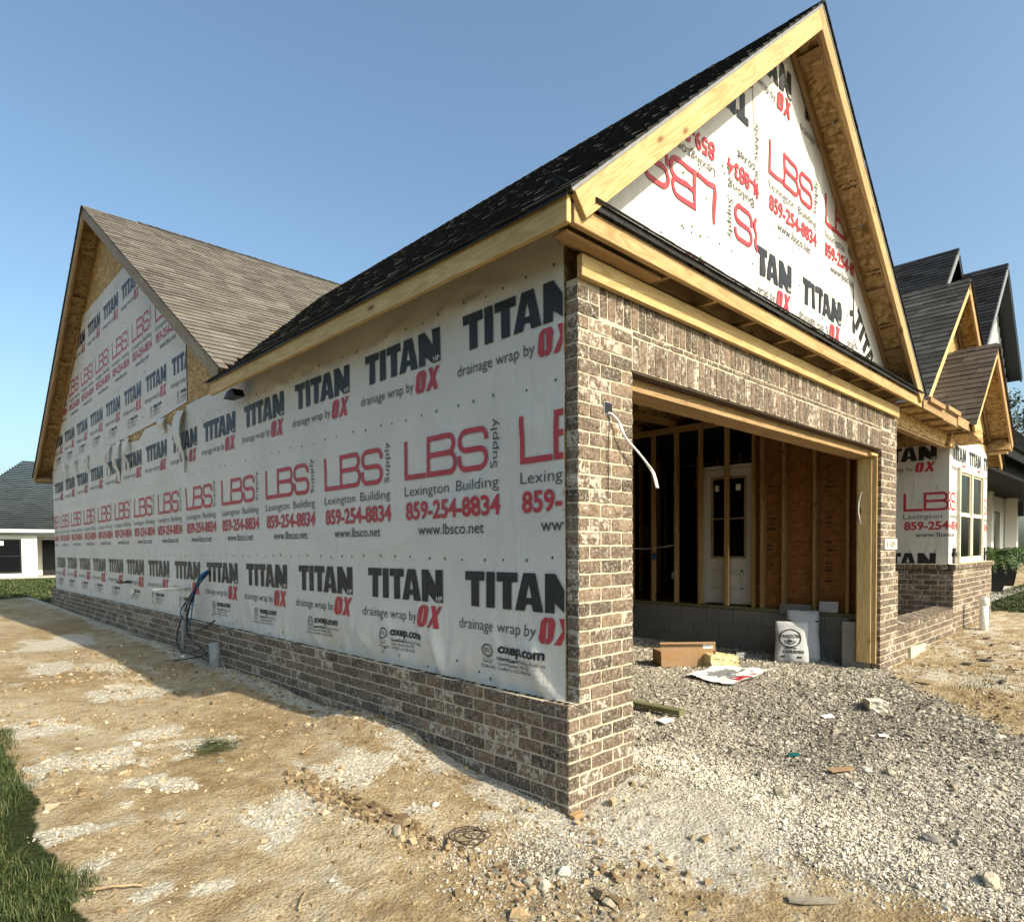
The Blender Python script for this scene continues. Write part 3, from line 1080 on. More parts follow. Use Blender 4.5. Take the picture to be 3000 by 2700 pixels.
WHITE_SPOTS = [(-1.5, 6.28, .22, .45), (-1.06, 5.82, .18, .4), (-1.03, 4.39, .24, .34), (-1.3, 2.77, .20, .22), (-1.08, 2.25, .22, .16),
               (-1.8, 2.43, .30, .22), (-2.02, 1.45, .13, .09), (-1.95, 1.14, .10, .08), (-1.6, 1.75, .16, .12), (-1.48, 1.64, .12, .1),
               (-1.14, .95, .20, .15), (-1.3, .8, .12, .07), (-1.84, .73, .12, .07), (-1.74, .6, .09, .06), (-1.7, 3.7, .12, .25), (-2.3, 5.2, .3, .5),
               (-.55, 1.2, .16, .22), (-1.0, 8.5, .5, .7), (-2.2, 8.0, .5, .6), (-.9, .62, .12, .10), (-.62, .55, .10, .10)]


def mask_white(x, y):
    w = np.zeros_like(x)
    k = np.clip(y * .12 + .7, .7, 2.0)
    wx = x + .46 * k * (fbm(x * 2.7, y * 2.7, 301, 4) - .5); wy = y + .60 * k * (fbm(x * 2.7, y * 2.7, 302, 4) - .5)
    for (a, b, rx, ry) in WHITE_SPOTS:
        w = np.maximum(w, np.exp(-(((wx - a) / rx) ** 2 + ((wy - b) / ry) ** 2)))
    w = w * (.80 + 1.1 * fbm(x * 7.5, y * 7.5, 71, 4)) + .60 * np.clip(fbm(x * 3.1, y * 1.6, 72, 5) - .53, 0, 1) * 3 * (x < .2)
    strip = sstep(-.50, -.06, x) * sstep(.4, .02, x) * (y > -.1) * (.30 + .75 * fbm(x * 4, y * 2.2, 77, 4))          # mortar dust along the brick
    corner = np.exp(-(((x - .42) / .62) ** 2 + ((y + .55) / .62) ** 2)) * (.85 + .8 * fbm(x * 3.4, y * 3.4, 74, 4))
    corner = np.maximum(corner, np.exp(-(((x + .2) / .35) ** 2 + ((y + .25) / .4) ** 2)) * .7)
    right = sstep(4.6, 5.4, x) * sstep(.1, -.1, y) * (.16 + .55 * fbm(x * 2.6, y * 4.2, 73, 4))
    return np.maximum(np.maximum(w, strip), np.maximum(corner, right))


def mask_gravel(x, y):
    e = .55 * (fbm(x * 1.9, y * 1.9, 21, 4) - .5)
    edge = np.interp(y, [-3, -1.9, -1.4, -1.08, -.81, -.48, -.09, .2], [.9, .55, .34, .42, .62, .60, .66, .64])
    g = sstep(-.22, .26, x + e - edge)
    rgt = np.interp(y, [-3, -1.55, -1.09, -.55, -.05, .1], [2.4, 3.1, 3.7, 4.4, 5.2, 5.7])
    g = g * sstep(.30, -.30, x + e - rgt)
    g = g * sstep(7.0, 6.0, y)
    low = np.exp(-(((x + .45) / .40) ** 2 + ((y + .22) / .35) ** 2)) * .55      # loose stone off the corner
    return np.maximum(g, low)


def mask_lawn(x, y):
    a = sstep(-2.02, -2.22, x + .12 * (fbm(x * 2, y * 2, 31, 3) - .5)) * sstep(3.9, 3.5, y)
    b = sstep(17.5, 19.5, y) * sstep(40, 30, x)
    c = sstep(12.0, 13.0, x + .5 * y) * sstep(1.3, .7, y) * sstep(-14, -8, y)
    d = sstep(40, 60, np.hypot(x, y))
    return np.maximum(np.maximum(a, b), np.maximum(c, d))


def axis(lo, hi, step, far):
    a = list(np.arange(lo, hi, step))
    s = step; v = a[-1]
    while v < far:
        s *= 1.13; v += s; a.append(v)
    s = step; v = a[0]; b = []
    while v > -far:
        s *= 1.13; v -= s; b.append(v)
    return np.array(b[::-1] + a)


def make_ground():
    xs = axis(-3.0, 6.5, .02, 900); ys = axis(-2.2, 5.0, .02, 900)
    X, Y = np.meshgrid(xs, ys, indexing='ij')
    Z = zg(X, Y)
    V = np.stack([X, Y, Z], -1).reshape(-1, 3)
    nx, ny = len(xs), len(ys)
    i, j = np.meshgrid(np.arange(nx - 1), np.arange(ny - 1), indexing='ij')
    k = (i * ny + j).ravel()
    Fq = np.stack([k, k + ny, k + ny + 1, k + 1], -1)
    o = mesh_np('ground', V, Fq, M['ground'], smooth=True)
    for nm, fn in (('white', mask_white), ('gravel', mask_gravel), ('lawn', mask_lawn)):
        at = o.data.attributes.new(nm, 'FLOAT', 'POINT')
        at.data.foreach_set('value', fn(X, Y).astype(np.float32).ravel())
    tag(o, kind='structure')
    return o


make_ground()


def scatter_stones(name, P, R, mat, tones, flat=0.7, kind='stuff', label=None, cat=None):
    """angular stones (jittered blocks) as one mesh; P (n,3) centres, R (n,) half sizes"""
    n = len(P)
    base = np.array([[-1, -1, -1], [1, -1, -1], [1, 1, -1], [-1, 1, -1], [-.7, -.7, 1], [.7, -.7, 1], [.7, .7, 1], [-.7, .7, 1]], float) * .75
    q = base[None] + rng.uniform(-.42, .42, (n, 8, 3))
    q[..., 0] *= rng.uniform(.75, 1.35, (n, 1)); q[..., 2] *= flat
    # random tilt and spin
    a = rng.uniform(0, 2 * np.pi, n); b = rng.normal(0, .45, n)
    ca, sa, cb, sb = np.cos(a), np.sin(a), np.cos(b), np.sin(b)
    x, y, z = q[..., 0], q[..., 1], q[..., 2]
    y2 = y * cb[:, None] - z * sb[:, None]; z2 = y * sb[:, None] + z * cb[:, None]
    x3 = x * ca[:, None] - y2 * sa[:, None]; y3 = x * sa[:, None] + y2 * ca[:, None]
    V = np.stack([x3, y3, z2], -1) * R[:, None, None] + P[:, None, :]
    F0 = np.array([[0, 1, 5, 4], [1, 2, 6, 5], [2, 3, 7, 6], [3, 0, 4, 7], [4, 5, 6, 7]])
    Fq = (F0[None] + (np.arange(n) * 8)[:, None, None]).reshape(-1, 4)
    o = mesh_np(name, V.reshape(-1, 3), Fq, mat, tone=np.repeat(tones, 5))
    tag(o, label, cat, kind=kind)
    return o


def scatter_gravel():
    n = 520000
    x = rng.uniform(-1.0, 6.2, n); y = rng.uniform(-2.1, 4.5, n)
    g = mask_gravel(x, y)
    d = np.hypot(x + 2.63, y + 2.28)
    dusty = np.exp(-(((x - .42) / .62) ** 2 + ((y + .55) / .62) ** 2)) * (.5 + fbm(x * 3, y * 3, 78, 3))
    keep = rng.uniform(0, 1, n) < g * np.clip(4.2 / d, .34, 1.0) * (1 - .85 * np.clip(dusty, 0, 1))
    keep &= ~((x > -.05) & (x < .62) & (y > -.02) & (y < .12))
    x, y, d = x[keep], y[keep], d[keep]
    r = rng.lognormal(np.log(.0058), .40, len(x)) * np.clip(d / 4.4, .85, 1.4)
    r = np.clip(r, .005, .03)
    P = np.stack([x, y, zg(x, y) + r * .25], -1)
    dz_ = dusty[keep]
    t = np.clip(rng.normal(.47, .24, len(x)) + .45 * dz_ + .55 * (fbm(x * 1.1, y * 1.5, 81, 3) - .5) + .35 * np.exp(-((x - .75 - .35 * (y + .8)) / .35) ** 2) * (y < .3), 0, 1)
    scatter_stones('gravel', P, r, M['gravel'], t)


scatter_gravel()


def scatter_clods():
    n = 100000
    x = rng.uniform(-3.0, 9.5, n); y = rng.uniform(-2.1, 7.5, n)
    g = mask_gravel(x, y); lw = mask_lawn(x, y)
    cl = fbm(x * 1.9, y * 1.9, 41, 3)
    near = np.exp(-(((x + .55) / .5) ** 2 + ((y + .45) / .55) ** 2)) * .8 + np.exp(-(((x + .88) / .14) ** 2 + ((y - .7) / .55) ** 2)) * .7
    p = (np.clip((cl - .44) * 3.2, .06, .6) + near) * (g < .4) * (lw < .3)
    p = p * np.where(x > 5, .5, 1.0)
    dusty = np.exp(-(((x - .42) / .62) ** 2 + ((y + .55) / .62) ** 2))
    keep = (rng.uniform(0, 1, n) < p * (1 - .9 * dusty)) & ~((x > -.03) & (y > -.02))
    keep |= (rng.uniform(0, 1, n) < .12) & (x > -.30) & (x < -.01) & (y > 0) & (y < 6)
    keep |= (rng.uniform(0, 1, n) < .12) & (x > 5.2) & (x < 9.5) & (y < -.03)
    sx = []; sy = []
    for (a, b, rx, ry) in WHITE_SPOTS:
        m = int(900 * min(1.0, rx * ry / .04)) if b < 5 else 250
        sx.append(rng.normal(a, rx * .75, m)); sy.append(rng.normal(b, ry * .75, m))
    sx = np.concatenate(sx); sy = np.concatenate(sy); kk = (sx < -.05) & (rng.uniform(0, 1, len(sx)) < .30) & (mask_white(sx, sy) > .38)
    ns = int(kk.sum())
    m = 520; tt = rng.uniform(0, 1, m)
    px = np.interp(tt, [0, .35, .7, 1], [-.92, -.88, -.80, -.62]) + rng.normal(0, .055, m); py = np.interp(tt, [0, .35, .7, 1], [1.3, .75, .35, -.45]) + rng.normal(0, .07, m)
    x = np.concatenate([x[keep], px, sx[kk]]); y = np.concatenate([y[keep], py, sy[kk]])
    r = np.clip(rng.lognormal(np.log(.0066), .55, len(x)), .0025, .034)
    zone = np.exp(-(((x + .55) / .5) ** 2 + ((y + .5) / .55) ** 2)) + np.exp(-(((x + .88) / .16) ** 2 + ((y - .7) / .55) ** 2))
    r = np.clip(r * (1 + .45 * np.clip(zone, 0, 1)), .0025, .036)
    r[len(r) - ns - m:len(r) - ns] = np.clip(rng.lognormal(np.log(.011), .5, m), .004, .03)
    r[len(r) - ns:] *= .62
    P = np.stack([x, y, zg(x, y) + r * .2], -1)
    t = np.clip(rng.normal(.42, .24, len(x)), 0, 1); t[len(t) - ns:] = np.clip(rng.normal(.90, .12, ns), 0, 1)
    t[len(t) - ns - m:len(t) - ns] = np.clip(rng.normal(.28, .22, m), 0, 1)
    t = np.clip(t - .20 * np.exp(-(((x + .88) / .2) ** 2 + ((y - .7) / .5) ** 2)), 0, 1)
    scatter_stones('soil_clods', P, r, M['clod'], t)


scatter_clods()


def blades(name, x, y, h, w, mat, z=None, lean=.5):
    n = len(x)
    z = zg(x, y) if z is None else z
    a = rng.uniform(0, 2 * np.pi, n); l = rng.uniform(.1, lean, n) * h
    dx, dy = np.cos(a), np.sin(a)
    px, py = -dy * w / 2, dx * w / 2
    V = np.zeros((n, 5, 3))
    V[:, 0] = np.stack([x - px, y - py, z - .005], -1); V[:, 1] = np.stack([x + px, y + py, z - .005], -1)
    V[:, 2] = np.stack([x + dx * l * .35 - px * .8, y + dy * l * .35 - py * .8, z + h * .6], -1)
    V[:, 3] = np.stack([x + dx * l * .35 + px * .8, y + dy * l * .35 + py * .8, z + h * .6], -1)
    V[:, 4] = np.stack([x + dx * l, y + dy * l, z + h * .95], -1)
    k = np.arange(n) * 5
    F1 = np.stack([k, k + 1, k + 3, k + 2], -1); F2 = np.stack([k + 2, k + 3, k + 4, k + 4], -1)
    T3 = np.concatenate([np.stack([k, k + 1, k + 3], -1), np.stack([k, k + 3, k + 2], -1), np.stack([k + 2, k + 3, k + 4], -1)])
    t = np.clip(rng.normal(.42, .25, n), 0, 1)
    o = mesh_np(name, V.reshape(-1, 3), T3, mat, tone=np.concatenate([t, t, t]))
    tag(o, kind='stuff')
    return o


def grow_grass():
    n = 90000
    x = rng.uniform(-3.6, -1.9, n); y = rng.uniform(.2, 4.0, n)
    edge = -2.10 + .24 * (fbm(y * 2.3, y * 0 + 3.1, 51, 3) - .5) * 2 + .05 * (fbm(x * 9, y * 9, 52, 2) - .5)
    keep = (x < edge) & (y < 3.75 + .3 * (fbm(x * 3, x * 0, 53, 2) - .5)) & (rng.uniform(0, 1, n) < np.clip((edge - x) / .14, .06, 1))
    x, y = x[keep], y[keep]
    h = rng.uniform(.022, .058, len(x)) * (.55 + .9 * fbm(x * 7, y * 7, 55, 2)); w = rng.uniform(.0025, .0048, len(x))
    blades('grass', x, y, h, w, M['grass'], lean=1.5)
    # ragged lawn by the next house on the right
    n = 16000
    x = rng.uniform(12.0, 24, n); y = rng.uniform(-1.5, 1.2, n)
    keep = mask_lawn(x, y) > .45
    x, y = x[keep], y[keep]
    blades('lawn_grass', x, y, rng.uniform(.02, .045, len(x)), rng.uniform(.012, .022, len(x)), M['grass'], lean=1.0)
    # lawn behind, before the white-sided house
    n = 26000
    x = rng.uniform(-6, 3.2, n); y = rng.uniform(18.4, 37, n)
    keep = rng.uniform(0, 1, n) < np.clip(mask_lawn(x, y), 0, 1)
    x, y = x[keep], y[keep]
    blades('back_lawn_grass', x, y, rng.uniform(.02, .07, len(x)), rng.uniform(.03, .06, len(x)), M['grass'], lean=1.0)
    # thin weeds on the dirt at the right
    n = 500
    x = rng.normal(5.3, .45, n); y = rng.normal(-.95, .14, n)
    blades('weeds', x, y, rng.uniform(.015, .04, n), rng.uniform(.003, .006, n), M['grass'], lean=1.2)


grow_grass()

# ------------------------------------------------------------------ the house under construction
H = thing('house', 'half-built brick house sheathed in printed white wrap with open garage and bare timber gables', 'house')
S1 = 0.8465
AX, AZ_ = 2.95, 5.885                                  # ridge of the garage roof (deck line)
n1 = math.hypot(1, S1)
zr = lambda x: AZ_ - S1 * abs(x - AX)
SN, SF = 0.6475, 0.690                                 # back gable, near and far slope
BY, BZ = 10.34, 7.14
zb = lambda y: BZ - (SN * (BY - y) if y < BY else SF * (y - BY))

# --- brickwork
def build_brick():
    Z = Vector((0, 0, 1))
    # low veneer under the wrap on the left wall
    mb = MB()
    courses(mb, (0, 0, 0), (0, 1, 0), (-1, 0, 0), 0.0, 15.62, .596 - 9 * HC, 9, first=1, start_header=0)
    mb.box((.006, .01, -.2), (.092, 15.61, .588), 1)
    # bedding mortar and core holes on the open top course
    y = 0.0
    while y < 15.5:
        for k in range(3):
            yy = y + .035 + k * .052
            w = random.uniform(.030, .040)
            mb.add([(.030, yy, .5955), (.066, yy + .004, .5955), (.066, yy + w, .5955), (.030, yy + w, .5955)], [(0, 1, 2, 3)], 2)
        for (a, b) in ((.006, .028), (.068, .09)):
            mb.box((a, y + .006, .584), (b, y + .19, .5945), 1 if random.random() < .7 else 0, random.random())
        y += BL
    mb.build('brick_wall', [M['brick'], M['mortar'], M['hole']], H)
    # left pier of the garage front
    mb = MB()
    courses(mb, (0, 0, 0), (1, 0, 0), (0, -1, 0), 0.0, .605, .596 - 9 * HC, 9, first=0, start_header=0)
    mb.box((.008, .0055, -.2), (.599, .09, .590), 1)
    ntop = 24
    courses(mb, (0, 0, 0), (1, 0, 0), (0, -1, 0), .095, .605, .596, ntop, first=1, start_header=0)
    courses(mb, (0, 0, 0), (1, 0, 0), (0, -1, 0), .095, .605, .596 + ntop * HC, 3, first=1, start_header=0)
    courses(mb, (0, 0, 0), (1, 0, 0), (0, -1, 0), .095, .285, .596 + (ntop + 3) * HC, 2, first=0, start_header=0)
    for c in range(29):       # brick ends on the left return
        brick(mb, Vector((.095, .0 + JT / 2, .596 + c * HC + JT / 2)), Vector((0, 1, 0)), Z, Vector((-1, 0, 0)), .088 - JT / 2, HC - JT)
    for c in range(33):       # and on the opening side
        brick(mb, Vector((.605, .002, .596 + (c - 9) * HC + JT / 2)), Vector((0, 1, 0)), Z, Vector((1, 0, 0)), .086, HC - JT)
    mb.box((.101, .0055, .590), (.599, .09, 2.93), 1)
    mb.build('brick_pier', [M['brick'], M['mortar']], H)
    # soldier courses over the opening
    mb = MB()
    soldiers(mb, (0, 0, 0), (1, 0, 0), (0, -1, 0), .607, 5.30, 2.522, .198)
    x = .607
    while x < 5.30:
        w = random.uniform(.15, .21); w = min(w, 5.30 - x)
        brick(mb, Vector((x + JT / 2, 0, 2.722 + JT / 2)), Vector((1, 0, 0)), Z, Vector((0, -1, 0)), w - JT, .026)
        x += w
    soldiers(mb, (0, 0, 0), (1, 0, 0), (0, -1, 0), .287, 5.58, 2.758, .198)
    mb.box((.29, .0058, 2.524), (5.55, .088, 2.95), 1)
    mb.build('soldier_course', [M['brick'], M['mortar']], H)
    # right pier
    mb = MB()
    courses(mb, (0, 0, 0), (1, 0, 0), (0, -1, 0), 5.302, 5.958, .596 - 9 * HC, 16, first=0)
    courses(mb, (0, 0, 0), (1, 0, 0), (0, -1, 0), 5.302, 5.860, .596 + 7 * HC, 20, first=0)
    courses(mb, (0, 0, 0), (1, 0, 0), (0, -1, 0), 5.582, 5.860, .596 + 27 * HC, 3, first=0)
    for c in range(33):
        brick(mb, Vector((5.302, .004, .596 + (c - 9) * HC + JT / 2)), Vector((0, 1, 0)), Z, Vector((-1, 0, 0)), .086, HC - JT)
        brick(mb, Vector((5.860 if c > 15 else 5.958, .004, .596 + (c - 9) * HC + JT / 2)), Vector((0, 1, 0)), Z, Vector((1, 0, 0)), .086, HC - JT)
    mb.box((5.308, .0055, -.2), (5.952, .09, 1.13), 1)
    mb.box((5.308, .0055, 1.125), (5.854, .09, 2.93), 1)
    mb.build('brick_pier', [M['brick'], M['mortar']], H)
    # low porch wall with its rowlock cap
    mb = MB()
    courses(mb, (0, 0, 0), (1, 0, 0), (0, -1, 0), 5.962, 8.69, -.12, 7, first=1)
    mb.box((5.953, .006, -.2), (8.70, .23, .43), 1)
    n = 35
    for i in range(n):
        x = 5.962 + i * (8.69 - 5.962) / n; w = (8.69 - 5.962) / n
        brick(mb, Vector((x + JT / 2, -.004, .436)), Vector((1, 0, 0)), Z, Vector((0, -1, 0)), w - JT, .062)
        brick(mb, Vector((x + JT / 2, .0, .498)), Vector((1, 0, 0)), Vector((0, .97, .20)).normalized(), Vector((0, -.2, 1)), w - JT, .21)
    mb.box((5.955, .006, .43), (8.695, .21, .488), 1)
    mb.build('porch_wall', [M['brick'], M['mortar']], H)
    # brick foot of the bay
    mb = MB()
    courses(mb, (0, 0, 0), (1, 0, 0), (0, -1, 0), 8.69, 11.53, 1.08 - 16 * HC, 16, first=0, start_header=0)
    courses(mb, (8.69, 0, 0), (0, 1, 0), (-1, 0, 0), 0, 1.62, 1.08 - 16 * HC, 16, first=1, start_header=0)
    mb.box((8.697, .006, -.3), (11.52, .088, 1.075), 1)
    mb.box((8.696, .09, -.3), (8.788, 1.6, 1.075), 1)
    n = 37
    for i in range(n):
        x = 8.66 + i * 2.90 / n
        brick(mb, Vector((x + JT / 2, -.03, 1.085)), Vector((1, 0, 0)), Z, Vector((0, -1, 0)), 2.90 / n - JT, .068)
    n = 20
    for i in range(n):
        brick(mb, Vector((8.66, -.02 + i * .0815 + JT / 2, 1.085)), Vector((0, 1, 0)), Z, Vector((-1, 0, 0)), .0815 - JT, .068)
    mb.box((8.668, -.022, 1.083), (11.55, .088, 1.158), 1)
    mb.box((8.668, .05, 1.083), (8.79, 1.6, 1.158), 1)
    mb.build('bay_brickwork', [M['brick'], M['mortar']], H)


build_brick()

# house number stone, wiring box
mb = MB(); mb.box((5.395, -.014, 1.405), (5.845, .05, 1.525))
for T in text_fit('1105', 5.47, 5.77, 1.432, .066, 0.006, '1'):
    mb.add([(p[0], -.0165, p[1]) for p in T], [(0, 1, 2)], 1)
mb.build('number_block', [M['cast'], M['print']], H)
mb = MB(); mb.box((.318, -.004, 2.222), (.394, .03, 2.292), 0); mb.box((.322, -.006, 2.226), (.390, -.003, 2.288), 1)
mb.build('electrical_box', [M['steel'], M['black']], H)

# --- sheathing and walls
def wall_poly(name, poly, ext, mat):
    mb = MB(); mb.prism(poly, ext); return mb.build(name, mat, H)


Y0, Y1 = .10, 15.60
X_R = 14.0
wall_poly('wall_sheathing', [(.097, Y0, .2), (.097, Y1, .2), (.097, Y1, zb(Y1) - .03), (.097, BY, BZ - .06), (.097, 4.55, 3.33), (.097, Y0, 3.30)], (.014, 0, 0), M['osb'])
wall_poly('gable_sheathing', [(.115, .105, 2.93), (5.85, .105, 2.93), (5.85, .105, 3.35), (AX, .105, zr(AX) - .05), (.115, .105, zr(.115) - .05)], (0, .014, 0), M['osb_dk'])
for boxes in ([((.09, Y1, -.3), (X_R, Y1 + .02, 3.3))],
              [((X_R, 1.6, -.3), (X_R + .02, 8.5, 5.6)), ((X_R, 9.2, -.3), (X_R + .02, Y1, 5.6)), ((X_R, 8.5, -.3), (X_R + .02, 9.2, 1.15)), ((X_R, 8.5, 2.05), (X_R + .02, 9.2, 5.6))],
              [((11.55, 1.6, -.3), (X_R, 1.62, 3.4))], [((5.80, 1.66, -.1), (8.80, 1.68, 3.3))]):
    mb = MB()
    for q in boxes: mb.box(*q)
    mb.build('outer_wall', M['interior_dark'], H)
mb = MB(); mb.box((5.74, 1.70, 3.235), (13.9, 15.5, 3.25)); mb.build('ceiling_board', M['interior_dark'], H)
mb = MB(); mb.prism([(.115, 6.40, -.2), (5.70, 6.40, -.2), (5.70, 6.40, 3.4), (AX, 6.40, zr(AX) - .06), (.115, 6.40, 3.4)], (0, .015, 0)); mb.build('garage_back_wall', M['interior_dark'], H)
lum('front_corner_post', (.12, .105, .05), (.60, .14, 2.95), M['osb'], H)
lum('front_corner_post', (5.33, .105, .05), (5.85, .14, 2.95), M['osb'], H)

# --- house wrap
def build_wraps():
    # left wall: a = -y
    w = Wrap(lambda a, b, o: (.085 - o, -a, b), 3, .008)
    top = [(-15.6, 3.26), (-12, 3.24), (-9.3, 3.20), (-8.95, 3.12), (-8.5, 3.10), (-8.2, 3.22), (-7.3, 3.21), (-7.0, 3.10), (-6.75, 2.98), (-6.5, 3.05), (-6.38, 3.27), (-5.4, 3.27), (-4.75, 3.29), (-.1, 3.29)]
    for i in range(110):
        a = -random.uniform(.15, 15.4) if i > 34 else -random.uniform(.12, 3.2)
        w.fold(a, random.uniform(.60, .88), random.choice([55, 65, 75, 105, 115, 125, 140, 35]) + random.uniform(-8, 8), random.uniform(.09, .22), random.uniform(.030, .050), random.uniform(.006, .013) * (1.5 if a > -4 else 1))
    for i in range(26): w.fold(-random.uniform(.15, 4.4), random.uniform(2.95, 3.08), random.choice([10, 25, -15, 0, 160]), random.uniform(.15, .35), random.uniform(.02, .04), random.uniform(.004, .009))
    for i in range(34): w.fold(-random.uniform(.15, 9), random.uniform(1.2, 2.7), random.uniform(-50, 50), random.uniform(.2, .45), random.uniform(.04, .09), random.uniform(.005, .010))
    w.sheet(-15.6, -.092, [(-15.6, .590), (-.092, .590)], top, .028)
    pl = [(1, 0, -.096), (-1, 0, 15.58), (0, -1, -.60), (0, 1, 3.0)]
    for k in range(-1, 14):
        w.ink(lambda u, v, k=k: (u - (.955 + 1.2 * k), v), pl)
    pts = []
    for z in (1.395, 2.395, 3.03):
        y = .18
        while y < 15.3:
            pts.append((-y + random.uniform(-.03, .03), z + random.uniform(-.012, .012))); y += random.uniform(.16, .25)
    for i in range(46): pts.append((-random.uniform(.12, 15), random.choice([.63, .66, .70, 2.98]) + random.uniform(-.015, .015)))
    w.caps(pts)
    w.build(H)
    # back gable, same plane, one roll higher
    w = Wrap(lambda a, b, o: (.087 - o, -a, b), 5, .004)
    rk = lambda y: zb(y) - .10
    top = [(-15.55, rk(15.55)), (-12.35, min(5.87, rk(12.35))), (-12.1, 5.87), (-9.13, 5.86), (-8.3, rk(8.3)), (-6.36, rk(6.36)), (-6.35, rk(6.35))]
    w.sheet(-15.55, -6.35, [(-15.55, 3.275), (-14.2, 3.25), (-11, 3.22), (-9, 3.235), (-7.8, 3.25), (-6.35, 3.31)], top)
    pl = [(1, 0, -6.36), (0, -1, -3.33), (0, 1, 5.83), line_plane((-15.6, rk(15.6)), (-BY, rk(BY)), (-10, 4)), line_plane((-4.3, rk(4.3)), (-BY, rk(BY)), (-10, 4))]
    for k in range(-2, 9):
        w.ink(lambda u, v, k=k: (u - (6.90 + 1.2 * k), v + 2.64), pl)
    w.lim = lambda a: rk(-a) - .1
    w.caps([(-random.uniform(6.5, 14), random.choice([3.42, 4.04, 5.0, 5.7]) + random.uniform(-.02, .02)) for i in range(40)], .014)
    w.build(H)
    # garage gable, two pieces: the left one hung upside down
    rg = lambda x: zr(x) - .06
    w = Wrap(lambda a, b, o: (a, .092 - o, b), 9, .007)
    for i in range(26):
        xx = random.uniform(.6, 2.4); w.fold(xx, random.uniform(3.36, max(3.5, rg(xx) - .3)), random.choice([125, 135, 110, 100, 140]), random.uniform(.12, .28), random.uniform(.030, .050), random.uniform(.006, .013))
    w.sheet(.13, 2.46, [(.13, 3.28), (2.46, 3.28)], [(.13, max(3.30, rg(.13))), (2.46, rg(2.46))], .028)
    sl = (2.33, 5.35); sr = (2.455, 3.28)
    pl = [line_plane(sl, sr, (1, 4)), (0, -1, -3.36), line_plane((.0, rg(0)), (AX, rg(AX)), (2, 3.5))]
    for k in range(-2, 3):
        w.ink(lambda u, v, k=k: (2.27 - 1.2 * k - u, 6.035 - v), pl)
    w.lim = lambda a: rg(a) - .12
    w.caps([(random.uniform(.5, 2.4), random.uniform(3.45, 4.3)) for i in range(26)])
    w.build(H)
    w = Wrap(lambda a, b, o: (a, .092 - o, b), 14, .009, .006)
    for i in range(40):
        xx = random.uniform(2.4, 5.4); w.fold(xx, random.uniform(3.4, max(3.5, rg(xx) - .2)), random.choice([95, 80, 110, 60, 120, 85]), random.uniform(.12, .32), random.uniform(.030, .050), random.uniform(.006, .013))
    w.sheet(2.33, 5.72, [(2.33, 5.25), (2.335, 5.2), (2.46, 3.28), (5.72, 3.28)], [(2.33, rg(2.33)), (AX, rg(AX)), (5.72, rg(5.72))], .028)
    pl = [line_plane(sl, sr, (3, 4)), (0, -1, -3.36), line_plane((.0, rg(0)), (AX, rg(AX)), (3, 3.5)), line_plane((AX, rg(AX)), (6, rg(6)), (3, 3.5)),
          line_plane((4.66, 3.0), (4.60, 4.6), (3, 4))]
    for k in range(-1, 3):
        w.ink(lambda u, v, k=k: (2.11 + 1.2 * k + u, v + 2.56), pl)
    w.lim = lambda a: rg(a) - .12
    w.caps([(random.uniform(2.6, 5.4), random.uniform(3.45, 4.6)) for i in range(40)])
    w.build(H)
    # offcut set along the right rake
    w = Wrap(lambda a, b, o: (a, .092 - o, b), 17, .006, .014)
    w.sheet(4.62, 5.74, [(4.62, 3.28), (5.74, 3.28)], [(4.62, rg(4.62)), (5.74, rg(5.74))])
    ca, sa = math.cos(math.radians(-40)), math.sin(math.radians(-40))
    pl = [(-1, 0, -4.63), (0, -1, -3.36), line_plane((AX, rg(AX)), (6, rg(6)), (3, 3.5))]
    for k in range(-1, 2):
        w.ink(lambda u, v, k=k: (4.60 + (u + 1.2 * k) * ca - (v - 1.085) * sa, 3.78 + (u + 1.2 * k) * sa + (v - 1.085) * ca), pl)
    w.build(H)
    # bay: shaded side, then the front
    w = Wrap(lambda a, b, o: (8.789 - o, -a, b), 21, .002)
    w.sheet(-1.6, -.088, [(-1.6, 1.16), (-.088, 1.16)], [(-1.6, 2.97), (-.088, 2.97)])
    pl = [(1, 0, -.094), (-1, 0, 1.58), (0, -1, -1.165), (0, 1, 2.96)]
    for k in (-1, 0): w.ink(lambda u, v, k=k: (-1.205 + 1.2 * k + u, v + .015), pl)
    w.caps([(-.25, 2.32), (-.5, 2.33), (-.25, 1.36), (-.6, 1.35)])
    w.build(H)
    w = Wrap(lambda a, b, o: (a, .089 - o, b), 25, .002)
    tp = [(8.789, 2.95), (9.5, 3.12), (10.2, 3.17), (11.1, 3.15), (11.55, 3.02)]
    for a0, a1, bt, tt in ((8.789, 9.30, 1.16, None), (9.30, 11.05, 2.635, None), (11.05, 11.55, 1.16, None), (9.30, 11.05, 1.16, 1.175)):
        w.sheet(a0, a1, [(a0, bt), (a1, bt)], tp if tt is None else [(a0, tt), (a1, tt)])
        pl = [(-1, 0, -max(8.795, a0)), (1, 0, min(11.54, a1)), (0, -1, -max(bt, 1.17)), (0, 1, 3.0 if tt is None else tt)]
        if tt is None:
            for k in (-1, 0, 1, 2): w.ink(lambda u, v, k=k: (8.97 + 1.13 * k + .94 * u, v + .015), pl)
    w.build(H)


build_wraps()

